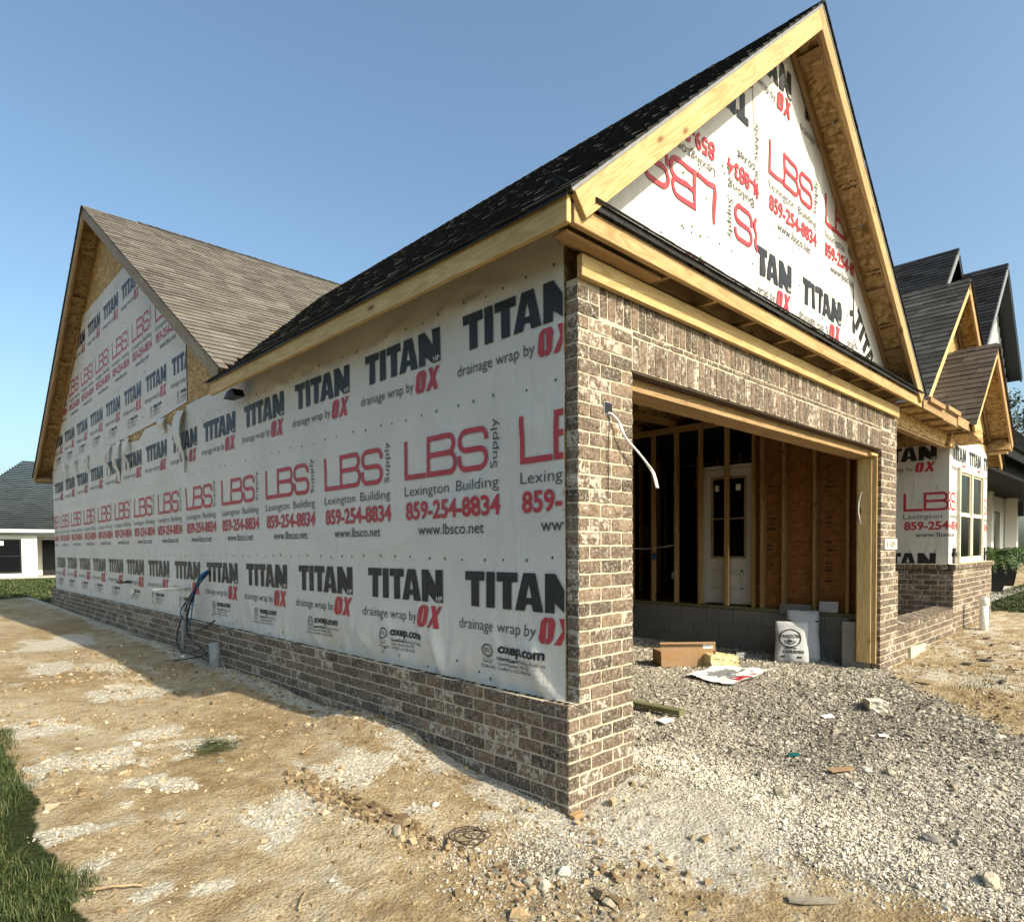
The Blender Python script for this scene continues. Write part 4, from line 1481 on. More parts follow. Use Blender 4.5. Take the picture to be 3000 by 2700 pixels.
# torn strips hanging from the lap between the two rolls
def flap(y, z0, z1, w, seed, curl=.05):
    r = random.Random(seed); mb = MB(); n = 14; m = 4
    V = []
    for i in range(n + 1):
        t = i / n; z = z0 + (z1 - z0) * t
        ww = w * (1.0 - .75 * t * t) * (1 + .25 * math.sin(5 * t + seed))
        yo = .05 * math.sin(3.1 * t + seed)
        for j in range(m + 1):
            s = j / m - .5
            V.append((.07 - .012 - curl * math.sin(math.pi * min(1, t * 1.3)) - .03 * abs(s) * math.sin(7 * t + 3 * j + seed), y + yo + s * ww + r.uniform(-.006, .006), z + .03 * s))
    F = [(i * (m + 1) + j, i * (m + 1) + j + 1, (i + 1) * (m + 1) + j + 1, (i + 1) * (m + 1) + j) for i in range(n) for j in range(m)]
    mb.add(V, F)
    mb.build('torn_flap', M['wrap'], H, smooth=True)


for a in ((6.45, 3.22, 2.44, .24, 1, .07), (6.62, 3.05, 2.62, .14, 2, .05), (9.05, 3.20, 2.70, .20, 3, .08), (9.65, 3.22, 2.58, .26, 4, .07), (10.25, 3.22, 2.72, .20, 5, .06),
          (11.9, 3.24, 2.88, .16, 6, .05), (12.9, 3.25, 2.90, .14, 7, .05), (13.9, 3.26, 2.95, .16, 8, .06), (7.3, 3.24, 3.05, .35, 9, .05)):
    flap(*a)

# --- garage roof
def poly_deck(pts, zfun, mat):
    mb = MB(); mb.prism([(x, y, zfun(x, y) - .002) for x, y in pts], (0, 0, -.022)); mb.build('roof_deck', mat, H)


valley_l = lambda x: 4.36 + (zr(x) - 3.268) / SN           # where the two slopes meet
poly_deck([(-.20, -.205), (-.20, 4.73), (.085, 4.76), (AX, valley_l(AX) + .1), (AX, -.205)], lambda x, y: zr(x), M['osb'])
poly_deck([(6.10, -.205), (AX, -.205), (AX, valley_l(AX) + .1), (6.10, 4.76)], lambda x, y: zr(x), M['osb'])
out_l = lambda p: p.y > max(4.74, valley_l(p.x) + .10)
shingles('roof_slope', (-.215, -.215, zr(-.215) + .002), (0, 1, 0), (1, 0, S1), 8.7, 3.17 * n1, M['shingle_dk'], H, thick=(.006, .014), skip=out_l)
shingles('roof_slope', (6.115, -.215, zr(6.115) + .002), (0, 1, 0), (-1, 0, S1), 8.7, 3.17 * n1, M['shingle_dk'], H)
ridge_caps('ridge_cap', (AX, .75, AZ_ + .012), (AX, 8.4, AZ_ + .012), (-1, 0, -S1), (1, 0, -S1), M['shingle_dk'], H)
# rake boards, trim on the wrap, lookouts
RW = .140
def rake(name, xa, xb, y, mat, slope, apx, apz, w=RW, t=.034, dz=0.0):
    """board under a roof edge lying in the plane y; from xa (low) to xb (ridge)"""
    s = 1 if xb > xa else -1
    d = Vector((s, 0, slope)).normalized(); nn = Vector((-s * slope, 0, 1)).normalized()
    f = lambda x: Vector((x, y, apz - slope * abs(x - apx) + dz))
    off = -nn * (w / 2 + .022)
    return beam(name, f(xa) + off, f(xb) + off, w, t, nn, mat, H)


rake('rake_board', -.195, AX - .001, -.198, M['fresh'], S1, AX, AZ_)
rake('rake_board', 6.10, AX + .001, -.198, M['mid'], S1, AX, AZ_)
rake('rake_trim', 5.80, AX + .04, .065, M['pine'], S1, AX, AZ_, .085, .034)
rake('rake_trim', .12, AX - .04, .065, M['pine'], S1, AX, AZ_, .060, .030)
rake('sub_rake', 5.95, AX + .05, -.160, M['pine'], S1, AX, AZ_, .085, .034)
for x in (3.15, 4.95, 5.55):
    z = zr(x) - .062
    beam('lookout', (x, -.14, z), (x, .05, z), .080, .036, Vector((1, 0, -S1)), M['pine'], H)
for x, s_ in ((3.62, .0), (4.40, .0)):     # sheathing clips in the board joints
    z = zr(x) - .024
    mb = MB(); mb.box((x - .012, -.075, z - .012), (x + .012, -.05, z + .004)); mb.build('sheathing_clip', M['steel'], H)
    mb = MB(); d = Vector((1, 0, -S1)).normalized()
    mb.prism([Vector((x, -.14, z + .0015)), Vector((x, .05, z + .0015)), Vector((x, .05, z + .0015)) + d * .006, Vector((x, -.14, z + .0015)) + d * .006], (0, 0, -.003)); mb.build('board_joint', M['hole'], H)
# mill stamps on the underside of the roof boards (illegible marks)
for x, sd in ((4.05, 1), (4.78, 2), (5.28, 3)):
    r = random.Random(sd); d = Vector((1, 0, -S1)).normalized(); o = Vector((x, -.13, zr(x) - .0225))
    for row in range(2):
        mb = MB()
        yy = 0
        while yy < .15:
            w_ = r.uniform(.006, .022)
            a = o + Vector((0, yy, 0)) + d * (row * .045 + r.uniform(-.004, .004))
            b = d * r.uniform(.008, .026)
            mb.prism([a, a + Vector((0, w_, 0)), a + Vector((0, w_, 0)) + b, a + b], Vector((-S1, 0, -1)).normalized() * .002)
            yy += w_ + r.uniform(.003, .010)
        mb.build('mill_stamp', M['stamp'], H)
# eave on the left
lum('fascia', (-.200, -.180, 3.062), (-.166, 4.72, 3.200), M['fresh'], H)
mb = MB(); mb.box((-.222, -.20, 3.196), (-.14, 4.74, 3.203)); mb.box((-.222, -.20, 3.180), (-.218, 4.74, 3.197)); mb.build('drip_edge', M['black'], H)
# drip edge above the rake
for s, xa in ((1, -.21), (-1, 6.11)):
    d = Vector((s, 0, S1)).normalized(); nn = Vector((-s * S1, 0, 1)).normalized()
    a = Vector((xa, -.219, zr(xa))) - nn * .022
    mb = MB(); mb.prism([a, a + d * 3.16 * n1, a + d * 3.16 * n1 + nn * .018, a + nn * .018], (0, .003, 0)); mb.build('drip_edge', M['grey_pvc'], H)
# pent roof across the front
lum('fascia', (-.150, -.186, 3.068), (6.12, -.150, 3.172), M['mid'], H)
mb = MB()
mb.prism([(.0, -.212, 3.172), (.0, -.212, 3.215), (.0, .086, 3.47), (.0, .086, 3.42)], (6.02, 0, 0))
mb.build('pent_roof', M['butt'], H)
shingles('pent_slope', (.0, -.214, 3.219), (1, 0, 0), (0, .298, .255), 6.02, .385, M['shingle_dk'], H)
lum('soffit_ledger', (-.14, -.125, 3.050), (.72, -.035, 3.066), M['pine'], H)
lum('soffit_backing', (.0, .02, 3.10), (5.9, .055, 3.20), M['pine'], H)
for x in (.747, 1.313, 1.889, 2.470, 3.031, 3.642, 4.171, 4.803, 5.390, 6.05):
    lum('lookout', (x, -.150, 3.069), (x + .038, .055, 3.100), M['pine'], H)
lum('frieze_board', (.077, -.046, 2.921), (5.770, -.008, 3.040), M['fresh'], H)

# --- back gable roof
nN, nF = math.hypot(1, SN), math.hypot(1, SF)
LN = (BY - 4.36) * nN
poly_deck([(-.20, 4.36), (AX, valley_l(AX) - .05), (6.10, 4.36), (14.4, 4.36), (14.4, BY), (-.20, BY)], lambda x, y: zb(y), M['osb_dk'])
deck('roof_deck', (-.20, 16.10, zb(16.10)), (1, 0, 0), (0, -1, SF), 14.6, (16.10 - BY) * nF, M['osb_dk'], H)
shingles('roof_slope', (-.215, 4.36, zb(4.36) + .002), (1, 0, 0), (0, 1, SN), 10.5, LN, M['shingle'], H, expo=.146, wmin=.14, wmax=.34, skip=lambda p: -.1 < p.x < 6.1 and p.y < valley_l(p.x) - .12)
shingles('roof_slope', (-.215, 16.12, zb(16.12) + .002), (1, 0, 0), (0, -1, SF), 4.0, (16.12 - BY) * nF, M['shingle_dk'], H)
ridge_caps('ridge_cap', (.6, BY, BZ + .012), (10, BY, BZ + .012), (0, -1, -SN), (0, 1, -SF), M['shingle_dk'], H)


def rake_y(name, ya, yb, x, mat, w=.145, t=.034):
    s = 1 if yb > ya else -1
    sl = (zb(yb) - zb(ya)) / (yb - ya) * s
    d = Vector((0, s, sl)).normalized(); nn = Vector((0, -s * sl, 1)).normalized()
    off = -nn * (w / 2 + .022)
    return beam(name, Vector((x, ya, zb(ya))) + off, Vector((x, yb, zb(yb))) + off, w, t, nn, mat, H)


rake_y('rake_board', 4.42, BY - .001, -.198, M['old'])
rake_y('rake_board', 16.08, BY + .001, -.198, M['pine'])
rake_y('rake_trim', 15.7, 12.4, .062, M['pine'], .07, .03)
rake_y('sub_rake', 15.9, 11.0, -.160, M['pine'], .085)
for y in (13.1, 14.6, 11.8):
    z = zb(y) - .07
    beam('lookout', (-.14, y, z), (.06, y, z), .085, .036, Vector((0, 1, -SF)), M['pine'], H)
lum('eave_return', (-.19, 15.64, 3.04), (.08, 16.06, 3.075), M['pine'], H)
lum('fascia', (-.18, 16.06, 3.03), (9.5, 16.09, 3.17), M['old'], H)
# the cut end of the garage eave
mb = MB(); mb.prism([(-.09, 4.36, 3.02), (-.09, 4.66, 3.03), (-.09, 4.55, 3.09), (-.09, 4.42, 3.10)], (.11, 0, 0)); mb.build('flashing_scrap', M['black'], H)

# --- garage opening
lum('jamb', (5.284, .040, .125), (5.322, .250, 2.44), M['fresh'], H)
lum('jamb', (.585, .100, .125), (.622, .250, 2.44), M['fresh'], H)
lum('jamb_stop', (5.270, .090, .125), (5.283, .235, 2.43), M['fresh'], H)
lum('header', (.60, .100, 2.472), (5.33, .138, 2.80), M['pine'], H)
lum('header', (.60, .140, 2.472), (5.33, .178, 2.80), M['pine'], H)
lum('header_bottom', (.586, .082, 2.430), (5.323, .290, 2.468), M['pine'], H)
mb = MB(); mb.box((.45, .013, 2.512), (5.45, .096, 2.5205)); mb.build('steel_lintel', M['rust'], H)
lum('lintel_trim', (5.10, .040, 2.440), (5.322, .085, 2.47), M['fresh'], H)
mb = MB(); mb.box((5.29, .10, -.15), (5.60, .30, .118)); mb.box((5.335, .02, -.15), (5.6, .098, .10)); mb.build('foundation_block', M['cmu'], H)
mb = MB(); mb.box((5.30, .262, -.2), (5.618, .40, .575)); mb.build('foundation_block', M['cmu'], H)
mb = MB(); mb.prism([(5.585, .87, .592), (5.585, 1.26, .588), (5.607, 1.26, .715), (5.607, .87, .71)], (.012, 0, 0)); mb.build('leaning_board', M['cmu'], H)
mb = MB(); mb.prism([(5.59, .55, .640), (5.59, .77, .640), (5.612, .77, .765), (5.612, .55, .77)], (.004, 0, 0)); mb.build('paper_notice', M['poly'], H)

# --- right wall of the garage: block base, studs, board
def block_wall():
    mb = MB(); mb.box((5.632, .30, -.2), (5.80, 6.3, .592), 1)
    for c in range(4):
        z = .594 - (c + 1) * .2
        y = .305 - (.2 if c % 2 else 0)
        while y < 6.3:
            a = max(y, .305)
            if y + .4 - a > .03:
                tw = random.uniform(-.0015, .0015)
                mb.box((5.620 + tw, a + .005, z + .005), (5.66, y + .395, z + .195), 0, random.random())
            y += .4
    mb.build('block_wall', [M['cmu'], M['cmu_joint']], H)


block_wall()
lum('sill_plate', (5.610, .14, .596), (5.72, 6.3, .634), M['treated'], H)
for y in (.455, .844, 1.231, 1.517, 1.634, 2.025, 2.424, 2.812, 3.206, 3.60, 4.0, 4.4, 4.8, 5.2, 5.6):
    lum('stud', (5.622, y - .019, .636), (5.711, y + .019, 3.118), M['stud'], H)
lum('top_plate', (5.622, .14, 3.12), (5.711, 6.3, 3.157), M['stud'], H)
lum('top_plate', (5.622, .14, 3.160), (5.711, 6.3, 3.198), M['stud'], H)
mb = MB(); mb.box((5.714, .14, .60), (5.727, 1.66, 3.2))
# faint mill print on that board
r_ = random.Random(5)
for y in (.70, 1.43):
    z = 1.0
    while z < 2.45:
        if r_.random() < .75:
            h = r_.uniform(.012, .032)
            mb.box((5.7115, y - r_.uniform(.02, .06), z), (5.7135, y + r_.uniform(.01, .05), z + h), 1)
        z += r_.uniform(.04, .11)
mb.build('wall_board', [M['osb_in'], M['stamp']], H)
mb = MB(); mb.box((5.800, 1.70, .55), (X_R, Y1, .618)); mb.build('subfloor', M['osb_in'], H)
# inner framing, far back in the dark
for x, ys in ((7.6, (2.4, 2.8, 3.2, 3.6, 4.0, 4.4, 4.8)), (9.4, (3.0, 3.8, 4.6, 5.4, 6.2, 7.0))):
    for y in ys: lum('stud', (x, y - .019, .62), (x + .089, y + .019, 3.12), M['stud'], H)
    lum('top_plate', (x, 1.75, 3.12), (x + .089, 8.5, 3.157), M['stud'], H)
# trusses over the garage
def truss(y):
    mb = MB()
    zc = 3.20
    mb.box((.13, y - .019, zc), (5.75, y + .019, zc + .089))
    def web(p, q, w=.07):
        p = Vector((p[0], y - .018, p[1])); q = Vector((q[0], y - .018, q[1]))
        d = (q - p).normalized(); n = Vector((-d.z, 0, d.x)) * w / 2
        mb.prism([p - n, q - n, q + n, p + n], (0, .036, 0))
    for a, b in (((.2, zr(.2) - .12), (AX, AZ_ - .14)), ((5.7, zr(5.7) - .12), (AX, AZ_ - .14)), ((AX, zc + .09), (AX, AZ_ - .2)), ((1.55, zc + .09), (1.55, zr(1.55) - .16)),
                 ((4.35, zc + .09), (4.35, zr(4.35) - .16)), ((1.55, zr(1.55) - .2), (AX, zc + .1)), ((4.35, zr(4.35) - .2), (AX, zc + .1))):
        web(a, b)
    return mb.build('roof_truss', M['stud'], H)


for k in range(10): truss(.42 + .61 * k)

# white half-glass door standing behind the studs
def white_door():
    mb = MB()
    x = 5.745
    y0, y1, z0, z1 = 1.70, 2.385, .655, 2.525
    gy0, gy1, gz0, gz1 = 1.80, 2.285, 1.30, 2.40
    mb.box((x, y0, z0), (x + .04, gy0, z1)); mb.box((x, gy1, z0), (x + .04, y1, z1))
    mb.box((x, gy0, z0), (x + .04, gy1, gz0)); mb.box((x, gy0, gz1), (x + .04, gy1, z1))
    # raised panel
    py0, py1, pz0, pz1 = 1.83, 2.255, .86, 1.12
    for a, b in (((py0, pz0), (py1, pz0 + .022)), ((py0, pz1 - .022), (py1, pz1)), ((py0, pz0), (py0 + .022, pz1)), ((py1 - .022, pz0), (py1, pz1))):
        mb.box((x - .020, a[0], a[1]), (x + .001, b[0], b[1]))
    mb.box((x - .012, py0 + .05, pz0 + .05), (x + .001, py1 - .05, pz1 - .05))
    d = mb.build('door', M['door'], H)
    mb = MB()
    mb.box((x - .006, gy0 - .02, gz0 - .02), (x + .046, gy0 + .012, gz1 + .02)); mb.box((x - .006, gy1 - .012, gz0 - .02), (x + .046, gy1 + .02, gz1 + .02))
    mb.box((x - .006, gy0 + .012, gz0 - .02), (x + .046, gy1 - .012, gz0 + .012)); mb.box((x - .006, gy0 + .012, gz1 - .012), (x + .046, gy1 - .012, gz1 + .02))
    mb.box((x + .006, gy0 + .012, 1.828), (x + .03, gy1 - .012, 1.846)); mb.box((x + .006, 2.034, gz0 + .012), (x + .03, 2.050, gz1 - .012))
    mb.build('glazing_bead', M['old'], d)
    mb = MB(); mb.box((x + .016, gy0 + .01, gz0 + .01), (x + .021, gy1 - .01, gz1 - .01)); mb.build('door_glass', M['glass'], d)
    for ya_, yb_ in ((2.19, 2.25), (1.87, 1.94)):
        mb = MB(); mb.box((x + .012, ya_, 2.22), (x + .014, yb_, 2.305)); mb.build('sticker', M['paper'], d)
    mb = MB(); mb.box((x - .01, y0 - .045, .64), (x + .06, y0 - .004, 2.57)); mb.box((x - .01, y1 + .004, .64), (x + .06, y1 + .045, 2.57)); mb.box((x - .01, y0 - .045, 2.531), (x + .06, y1 + .045, 2.575))
    mb.build('door_frame', M['door'], d)


white_door()
# switch box on a stud, receptacle box lower down
mb = MB(); mb.box((5.60, 3.13, 1.26), (5.625, 3.19, 1.36)); mb.build('outlet_box', M['cable_blue'], H)
mb = MB(); mb.box((5.64, 2.83, .98), (5.70, 2.88, 1.08)); mb.build('outlet_box', M['steel'], H)
mb = MB(); mb.tube([(5.64, 3.65, 1.43), (5.66, 3.4, 1.42), (5.65, 3.2, 1.43), (5.66, 2.95, 1.46), (5.68, 2.85, 1.48)], .006, 6); mb.build('house_wiring', M['cable_white'], H)
mb = MB(); mb.tube([(5.262, .19, 2.06), (5.255, .215, 1.95), (5.25, .22, 1.84), (5.258, .205, 1.74), (5.265, .198, 1.69)], .006, 6); mb.build('house_wiring', M['cable_white'], H)

# --- porch and bay
mb = MB(); mb.box((5.87, .080, 2.912), (8.62, .150, 3.085)); mb.build('porch_beam', M['osb'], H)
lum('porch_beam_foot', (5.87, .085, 2.875), (8.62, .170, 2.909), M['pine'], H)
mb = MB(); mb.prism([(8.50, .02, 2.885), (8.80, .02, 2.885), (8.80, .02, 3.085), (8.58, .02, 3.085)], (0, .058, 0)); mb.build('beam_end', M['osb'], H)
for i, y in enumerate((.35, .75, 1.15)): lum('ceiling_joist', (5.87, y, 3.00), (8.75, y + .038, 3.09), M['pine'], H)
lum('fascia', (6.20, -.186, 3.068), (7.15, -.152, 3.178), M['pine'], H)
lum('fascia', (7.18, -.176, 3.062), (7.95, -.142, 3.190), M['pine'], H)
lum('fascia', (7.90, -.190, 3.085), (8.62, -.156, 3.215), M['pine'], H)
lum('scrap_block', (6.35, -.225, 3.165), (7.05, -.19, 3.225), M['pine'], H)
lum('scrap_block', (7.25, -.220, 3.20), (7.92, -.18, 3.255), M['pine'], H)
mb = MB(); mb.box((5.90, -.15, 3.098), (8.62, .30, 3.110)); mb.build('porch_soffit', M['osb'], H)
for x in (6.6, 7.2, 7.8, 8.4): lum('lookout', (x, -.150, 3.066), (x + .038, .078, 3.097), M['pine'], H)

SB = .9
def gable_roof(apx, apz, yf, yback, xl, xr, rakes, wall_y, tag_wall, mat):
    nb = math.hypot(1, SB)
    f = lambda x: apz - SB * abs(x - apx)
    for s, xe in ((1, xl), (-1, xr)):
        L = abs(apx - xe) * nb
        deck('roof_deck', (xe, yf + .004, f(xe)), (0, 1, 0), (s, 0, SB), yback - yf, L, M['osb'], H)
        shingles('roof_slope', (xe - s * .012, yf - .012, f(xe - s * .012) + .002), (0, 1, 0), (s, 0, SB), yback - yf, L + .012 * nb, mat, H)
    ridge_caps('ridge_cap', (apx, yf, apz + .012), (apx, yback, apz + .012), (-1, 0, -SB), (1, 0, -SB), mat, H, .12)
    for s, xe in ((1, xl), (-1, xr)):
        d = Vector((s, 0, SB)).normalized(); nn = Vector((-s * SB, 0, 1)).normalized(); w = .14
        P = lambda x: Vector((x, yf + .017, f(x))) - nn * (w / 2 + .022)
        beam('rake_board', P(xe), P(apx - s * .001), w, .034, nn, M['fresh'] if s > 0 else M['pine'], H)
        P2 = lambda x: Vector((x, wall_y - .03, f(x))) - nn * (.09 / 2 + .022)
        beam('rake_trim', P2(xe), P2(apx - s * .03), .09, .034, nn, M['pine'], H)
    mb = MB(); mb.prism([(xl + .25, wall_y, f(xl + .25) - .05), (xr - .25, wall_y, f(xr - .25) - .05), (apx, wall_y, apz - .06)], (0, .014, 0)); mb.build('gable_sheathing', M['osb'], H)


gable_roof(10.22, 4.66, -.25, .45, 8.58, 11.80, True, .10, None, M['shingle_br'])
gable_roof(10.17, 5.78, .12, 8.6, 7.05, 13.25, True, .42, None, M['shingle_dk'])
mb = MB(); mb.prism([(8.66, -.225, 3.06), (9.35, -.225, 2.98), (9.30, -.225, 3.16), (8.98, -.225, 3.44), (8.78, -.225, 3.36)], (0, .30, 0)); mb.build('eave_return', M['osb'], H)
mb = MB(); mb.prism([(11.50, -.235, 3.12), (11.76, -.235, 3.10), (11.76, -.235, 3.22), (11.6, -.235, 3.30)], (0, .32, 0)); mb.build('eave_return', M['osb'], H)
lum('eave_scrap', (11.50, -.20, 3.045), (11.62, .08, 3.075), M['fresh'], H)


def bay_window():
    x0, x1, z0, z1 = 9.29, 11.06, 1.165, 2.645
    y = .045
    mb = MB()
    f = .060; xm = (x0 + x1) / 2
    mb.box((x0, y, z0), (x0 + f, y + .07, z1)); mb.box((x1 - f, y, z0), (x1, y + .07, z1))
    mb.box((x0 + f, y, z1 - f), (x1 - f, y + .07, z1)); mb.box((x0 + f, y, z0), (x1 - f, y + .07, z0 + f))
    mb.box((xm - .045, y + .002, z0 + f), (xm + .045, y + .068, z1 - f))
    fr = mb.build('window', M['cream'], H)
    for a, b in ((x0 + f, xm - .045), (xm + .045, x1 - f)):
        for lo, hi, dy in ((z0 + f, 1.925, .012), (1.925, z1 - f, .026)):
            mb = MB(); s = .032
            mb.box((a, y + dy, lo), (a + s, y + dy + .03, hi)); mb.box((b - s, y + dy, lo), (b, y + dy + .03, hi))
            mb.box((a + s, y + dy, lo), (b - s, y + dy + .03, lo + s)); mb.box((a + s, y + dy, hi - s), (b - s, y + dy + .03, hi))
            sh = mb.build('sash', M['cream'], fr)
            mb = MB(); mb.box((a + s - .002, y + dy + .012, lo + s - .002), (b - s + .002, y + dy + .017, hi - s + .002)); mb.build('pane', M['glass'], fr)
    # anchor straps either side of the window
    for xs in (9.02, 11.22):
        mb = MB(); mb.box((xs, .060, 1.29), (xs + .10, .080, 1.40)); mb.box((xs + .02, .070, 1.16), (xs + .04, .082, 1.29)); mb.box((xs + .11, .070, 1.16), (xs + .13, .082, 1.40))
        mb.build('anchor_strap', M['black'], H)


bay_window()
mb = MB(); mb.box((8.82, .70, 1.0), (11.5, .72, 3.0)); mb.box((8.82, .115, 1.0), (8.84, .70, 3.0)); mb.box((11.5, .115, 1.0), (11.52, .70, 3.0)); mb.box((8.84, .115, 1.0), (11.5, .70, 1.02)); mb.build('dark_backing', M['interior_dark'], H)  # added dark box that blackens the view through the bay panes
mb = MB()
for a, b in (((8.80, .098, 1.1), (9.29, .110, 3.2)), ((11.06, .098, 1.1), (11.55, .110, 3.2)), ((9.29, .098, 1.1), (11.06, .110, 1.17)), ((9.29, .098, 2.64), (11.06, .110, 3.2)), ((8.795, .112, 1.1), (8.807, 1.6, 3.1)), ((11.54, .112, -.2), (11.552, 1.6, 3.2))):
    mb.box(a, b)
mb.build('bay_sheathing', M['osb'], H)
# parge at the foot of the porch wall
mb = MB(); mb.prism([(6.40, -.028, -.06), (6.40, -.028, .185), (7.10, -.024, .165), (6.97, -.028, -.04)], (0, .035, 0)); mb.build('parge_patch', M['parge'], H)

# ------------------------------------------------------------------ services standing by the house
def gz(x, y): return float(zg(np.array([x]), np.array([y]))[0])


def smooth_path(P, n=6):
    """Catmull-Rom through points"""
    P = [Vector(p) for p in P]; out = []
    for i in range(len(P) - 1):
        p0, p1, p2, p3 = P[max(i - 1, 0)], P[i], P[i + 1], P[min(i + 2, len(P) - 1)]
        for k in range(n):
            t = k / n
            out.append(.5 * ((2 * p1) + (p2 - p0) * t + (2 * p0 - 5 * p1 + 4 * p2 - p3) * t * t + (3 * p1 - p0 - 3 * p2 + p3) * t ** 3))
    out.append(P[-1]); return out


def white_pipe():
    x, y = 9.42, -.25; z = gz(x, y) - .06
    t = thing('pvc_pipe', 'white plastic pipe with a cap standing out of the dirt before the brick bay', 'pipe', (x, y, z))
    mb = MB(); mb.tube([(0, 0, -.1), (0, 0, .50)], .058, 20); mb.build('pipe_body', M['white_pvc'], t, True)
    mb = MB(); mb.tube([(0, 0, .44), (0, 0, .445), (0, 0, .545), (0, 0, .555)], [.060, .066, .066, .062], 20); cp = mb.build('cap', M['white_pvc'], t, True)
    mb = MB(); mb.box((-.028, -.028, .553), (.028, .028, .580)); mb.build('square_nut', M['white_pvc'], cp)


white_pipe()
z = gz(-.13, 4.95)
mb = MB(); mb.tube([(0, 0, -.15), (.004, 0, .1), (.01, .02, .27)], .055, 18)
o = mb.build('conduit_stub', M['grey_pvc'], None, True, (-.13, 4.95, z)); tag(o, 'short thick grey conduit stub sticking out of the dirt beside the low brick wall', 'pipe')
mb = MB(); mb.tube([(0, 0, -.1), (.01, -.03, .3), (.035, -.05, .62)], .024, 12)
o = mb.build('conduit', M['grey_pvc'], None, True, (-.09, 6.15, gz(-.09, 6.15))); tag(o, 'thin grey conduit rising up the wrapped wall behind the black cables', 'pipe')

def cable_bundle():
    t = thing('cable_bundle', 'loops of blue and black cable hanging out of the white wrapped wall', 'cable', (0, 0, 0))
    c1 = [(0.10, 5.725, 1.209), (-0.03, 5.66, 1.12), (-0.053, 5.805, 0.983), (-0.070, 5.989, 0.856), (-0.087, 6.152, 0.743), (-0.103, 6.115, 0.660), (-0.120, 5.844, 0.605), (-0.120, 5.476, 0.597), (-0.120, 5.199, 0.620), (-0.120, 5.020, 0.662), (-0.13, 4.912, 0.698), (-0.13, 4.977, 0.673), (-0.130, 5.154, 0.620), (-0.120, 5.385, 0.556), (-0.120, 5.625, 0.514), (-0.12, 5.823, 0.522), (-0.12, 5.875, 0.594), (-0.11, 5.84, 0.749), (-0.08, 5.76, 0.874), (-0.04, 5.70, 1.032), (0.10, 5.70, 1.205)]
    c2 = [(0.10, 5.73, 1.209), (-0.037, 5.703, 1.087), (-0.053, 5.859, 0.930), (-0.070, 6.075, 0.730), (-0.087, 6.217, 0.563), (-0.103, 6.295, 0.399), (-0.120, 6.232, 0.302), (-0.120, 6.102, 0.235), (-0.120, 5.868, 0.232), (-0.120, 5.616, 0.274), (-0.120, 5.398, 0.340)]
    c3 = [(0.10, 5.72, 1.209), (-0.037, 5.729, 1.053), (-0.053, 5.861, 0.896), (-0.070, 5.945, 0.738), (-0.087, 5.964, 0.601), (-0.103, 5.918, 0.486), (-0.120, 5.755, 0.419), (-0.120, 5.490, 0.362), (-0.120, 5.261, 0.322), (-0.125, 5.194, 0.306), (-0.16, 5.30, 0.265), (-0.22, 5.45, 0.235), (-0.32, 5.6, 0.205), (-.42, 5.75, .19)]
    for c in (c1, c2, c3):
        P = smooth_path(c)
        mb = MB(); mb.tube(P, .0075, 7); mb.build('cable', M['cable_black'], t, True)
    mb = MB(); mb.tube(smooth_path([(0.10, 5.735, 1.215), (-0.02, 5.68, 1.14), (-0.045, 5.79, .99), (-.06, 5.90, .85), (-.07, 5.96, .72)]), [.016] * 8 + [.012] * 8 + [.009] * 9, 8)
    mb.build('cable_jacket', M['cable_blue'], t, True)
    mb = MB(); mb.tube(smooth_path([(0.10, 5.715, 1.20), (-0.03, 5.66, 1.10), (-0.06, 5.76, .93), (-.07, 5.84, .72), (-.08, 5.87, .55)]), .007, 7)
    mb.build('cable', M['cable_blue'], t, True)


cable_bundle()
mb = MB(); mb.tube([(.10, 6.52, .972), (-.20, 6.52, .968), (-.31, 6.52, .962)], .019, 12); mb.build('wall_pipe', M['white_pvc'], H, True)
mb = MB(); mb.tube([(.10, 8.95, .83), (.03, 8.95, .83)], .02, 10); mb.tube([(.045, 8.95, .83), (.045, 8.95, .77)], .016, 8); mb.box((.035, 8.90, .855), (.055, 9.0, .865)); mb.build('outdoor_tap', M['white_pvc'], H, True)
mb = MB(); mb.tube(smooth_path([(.10, 9.1, .965), (.02, 9.15, .97), (-.03, 9.30, .945), (-.05, 9.42, .955)]), .012, 7); mb.tube(smooth_path([(.10, 9.12, .955), (.0, 9.2, .95), (-.02, 9.35, .985)]), .010, 7); mb.build('copper_stub', M['rust'], H, True)


def pier_cable():
    t = thing('loose_cable', 'two white cables dangling from the metal box on the sunlit brick pier', 'cable', (0, 0, 0))
    c = [(0.350, .01, 2.232), (0.371, -0.022, 2.220), (0.409, -0.036, 2.178), (0.448, -0.048, 2.103), (0.532, -0.062, 2.040), (0.587, -0.076, 1.991), (0.660, -0.090, 1.916), (0.668, -0.104, 1.875), (0.674, -0.118, 1.812)]
    for d in (0.0, .012):
        mb = MB(); mb.tube(smooth_path([(p[0] + d * (1 - i * .06), p[1] - d * .5, p[2] - d * (1 if i < 6 else .2)) for i, p in enumerate(c)]), .0062, 8); mb.build('cable', M['cable_white'], t, True)
    mb = MB(); mb.tube(smooth_path([(.352, .01, 2.228), (.352, -.012, 2.18), (.345, -.010, 2.0), (.350, -.008, 1.85), (.343, -.009, 1.72)]), .0028, 6); mb.build('cable', M['cable_black'], t, True)


pier_cable()

# ------------------------------------------------------------------ things lying in and before the garage
def rough_sheet(mb, poly_uv, zf, n=8, mat=0):
    pass


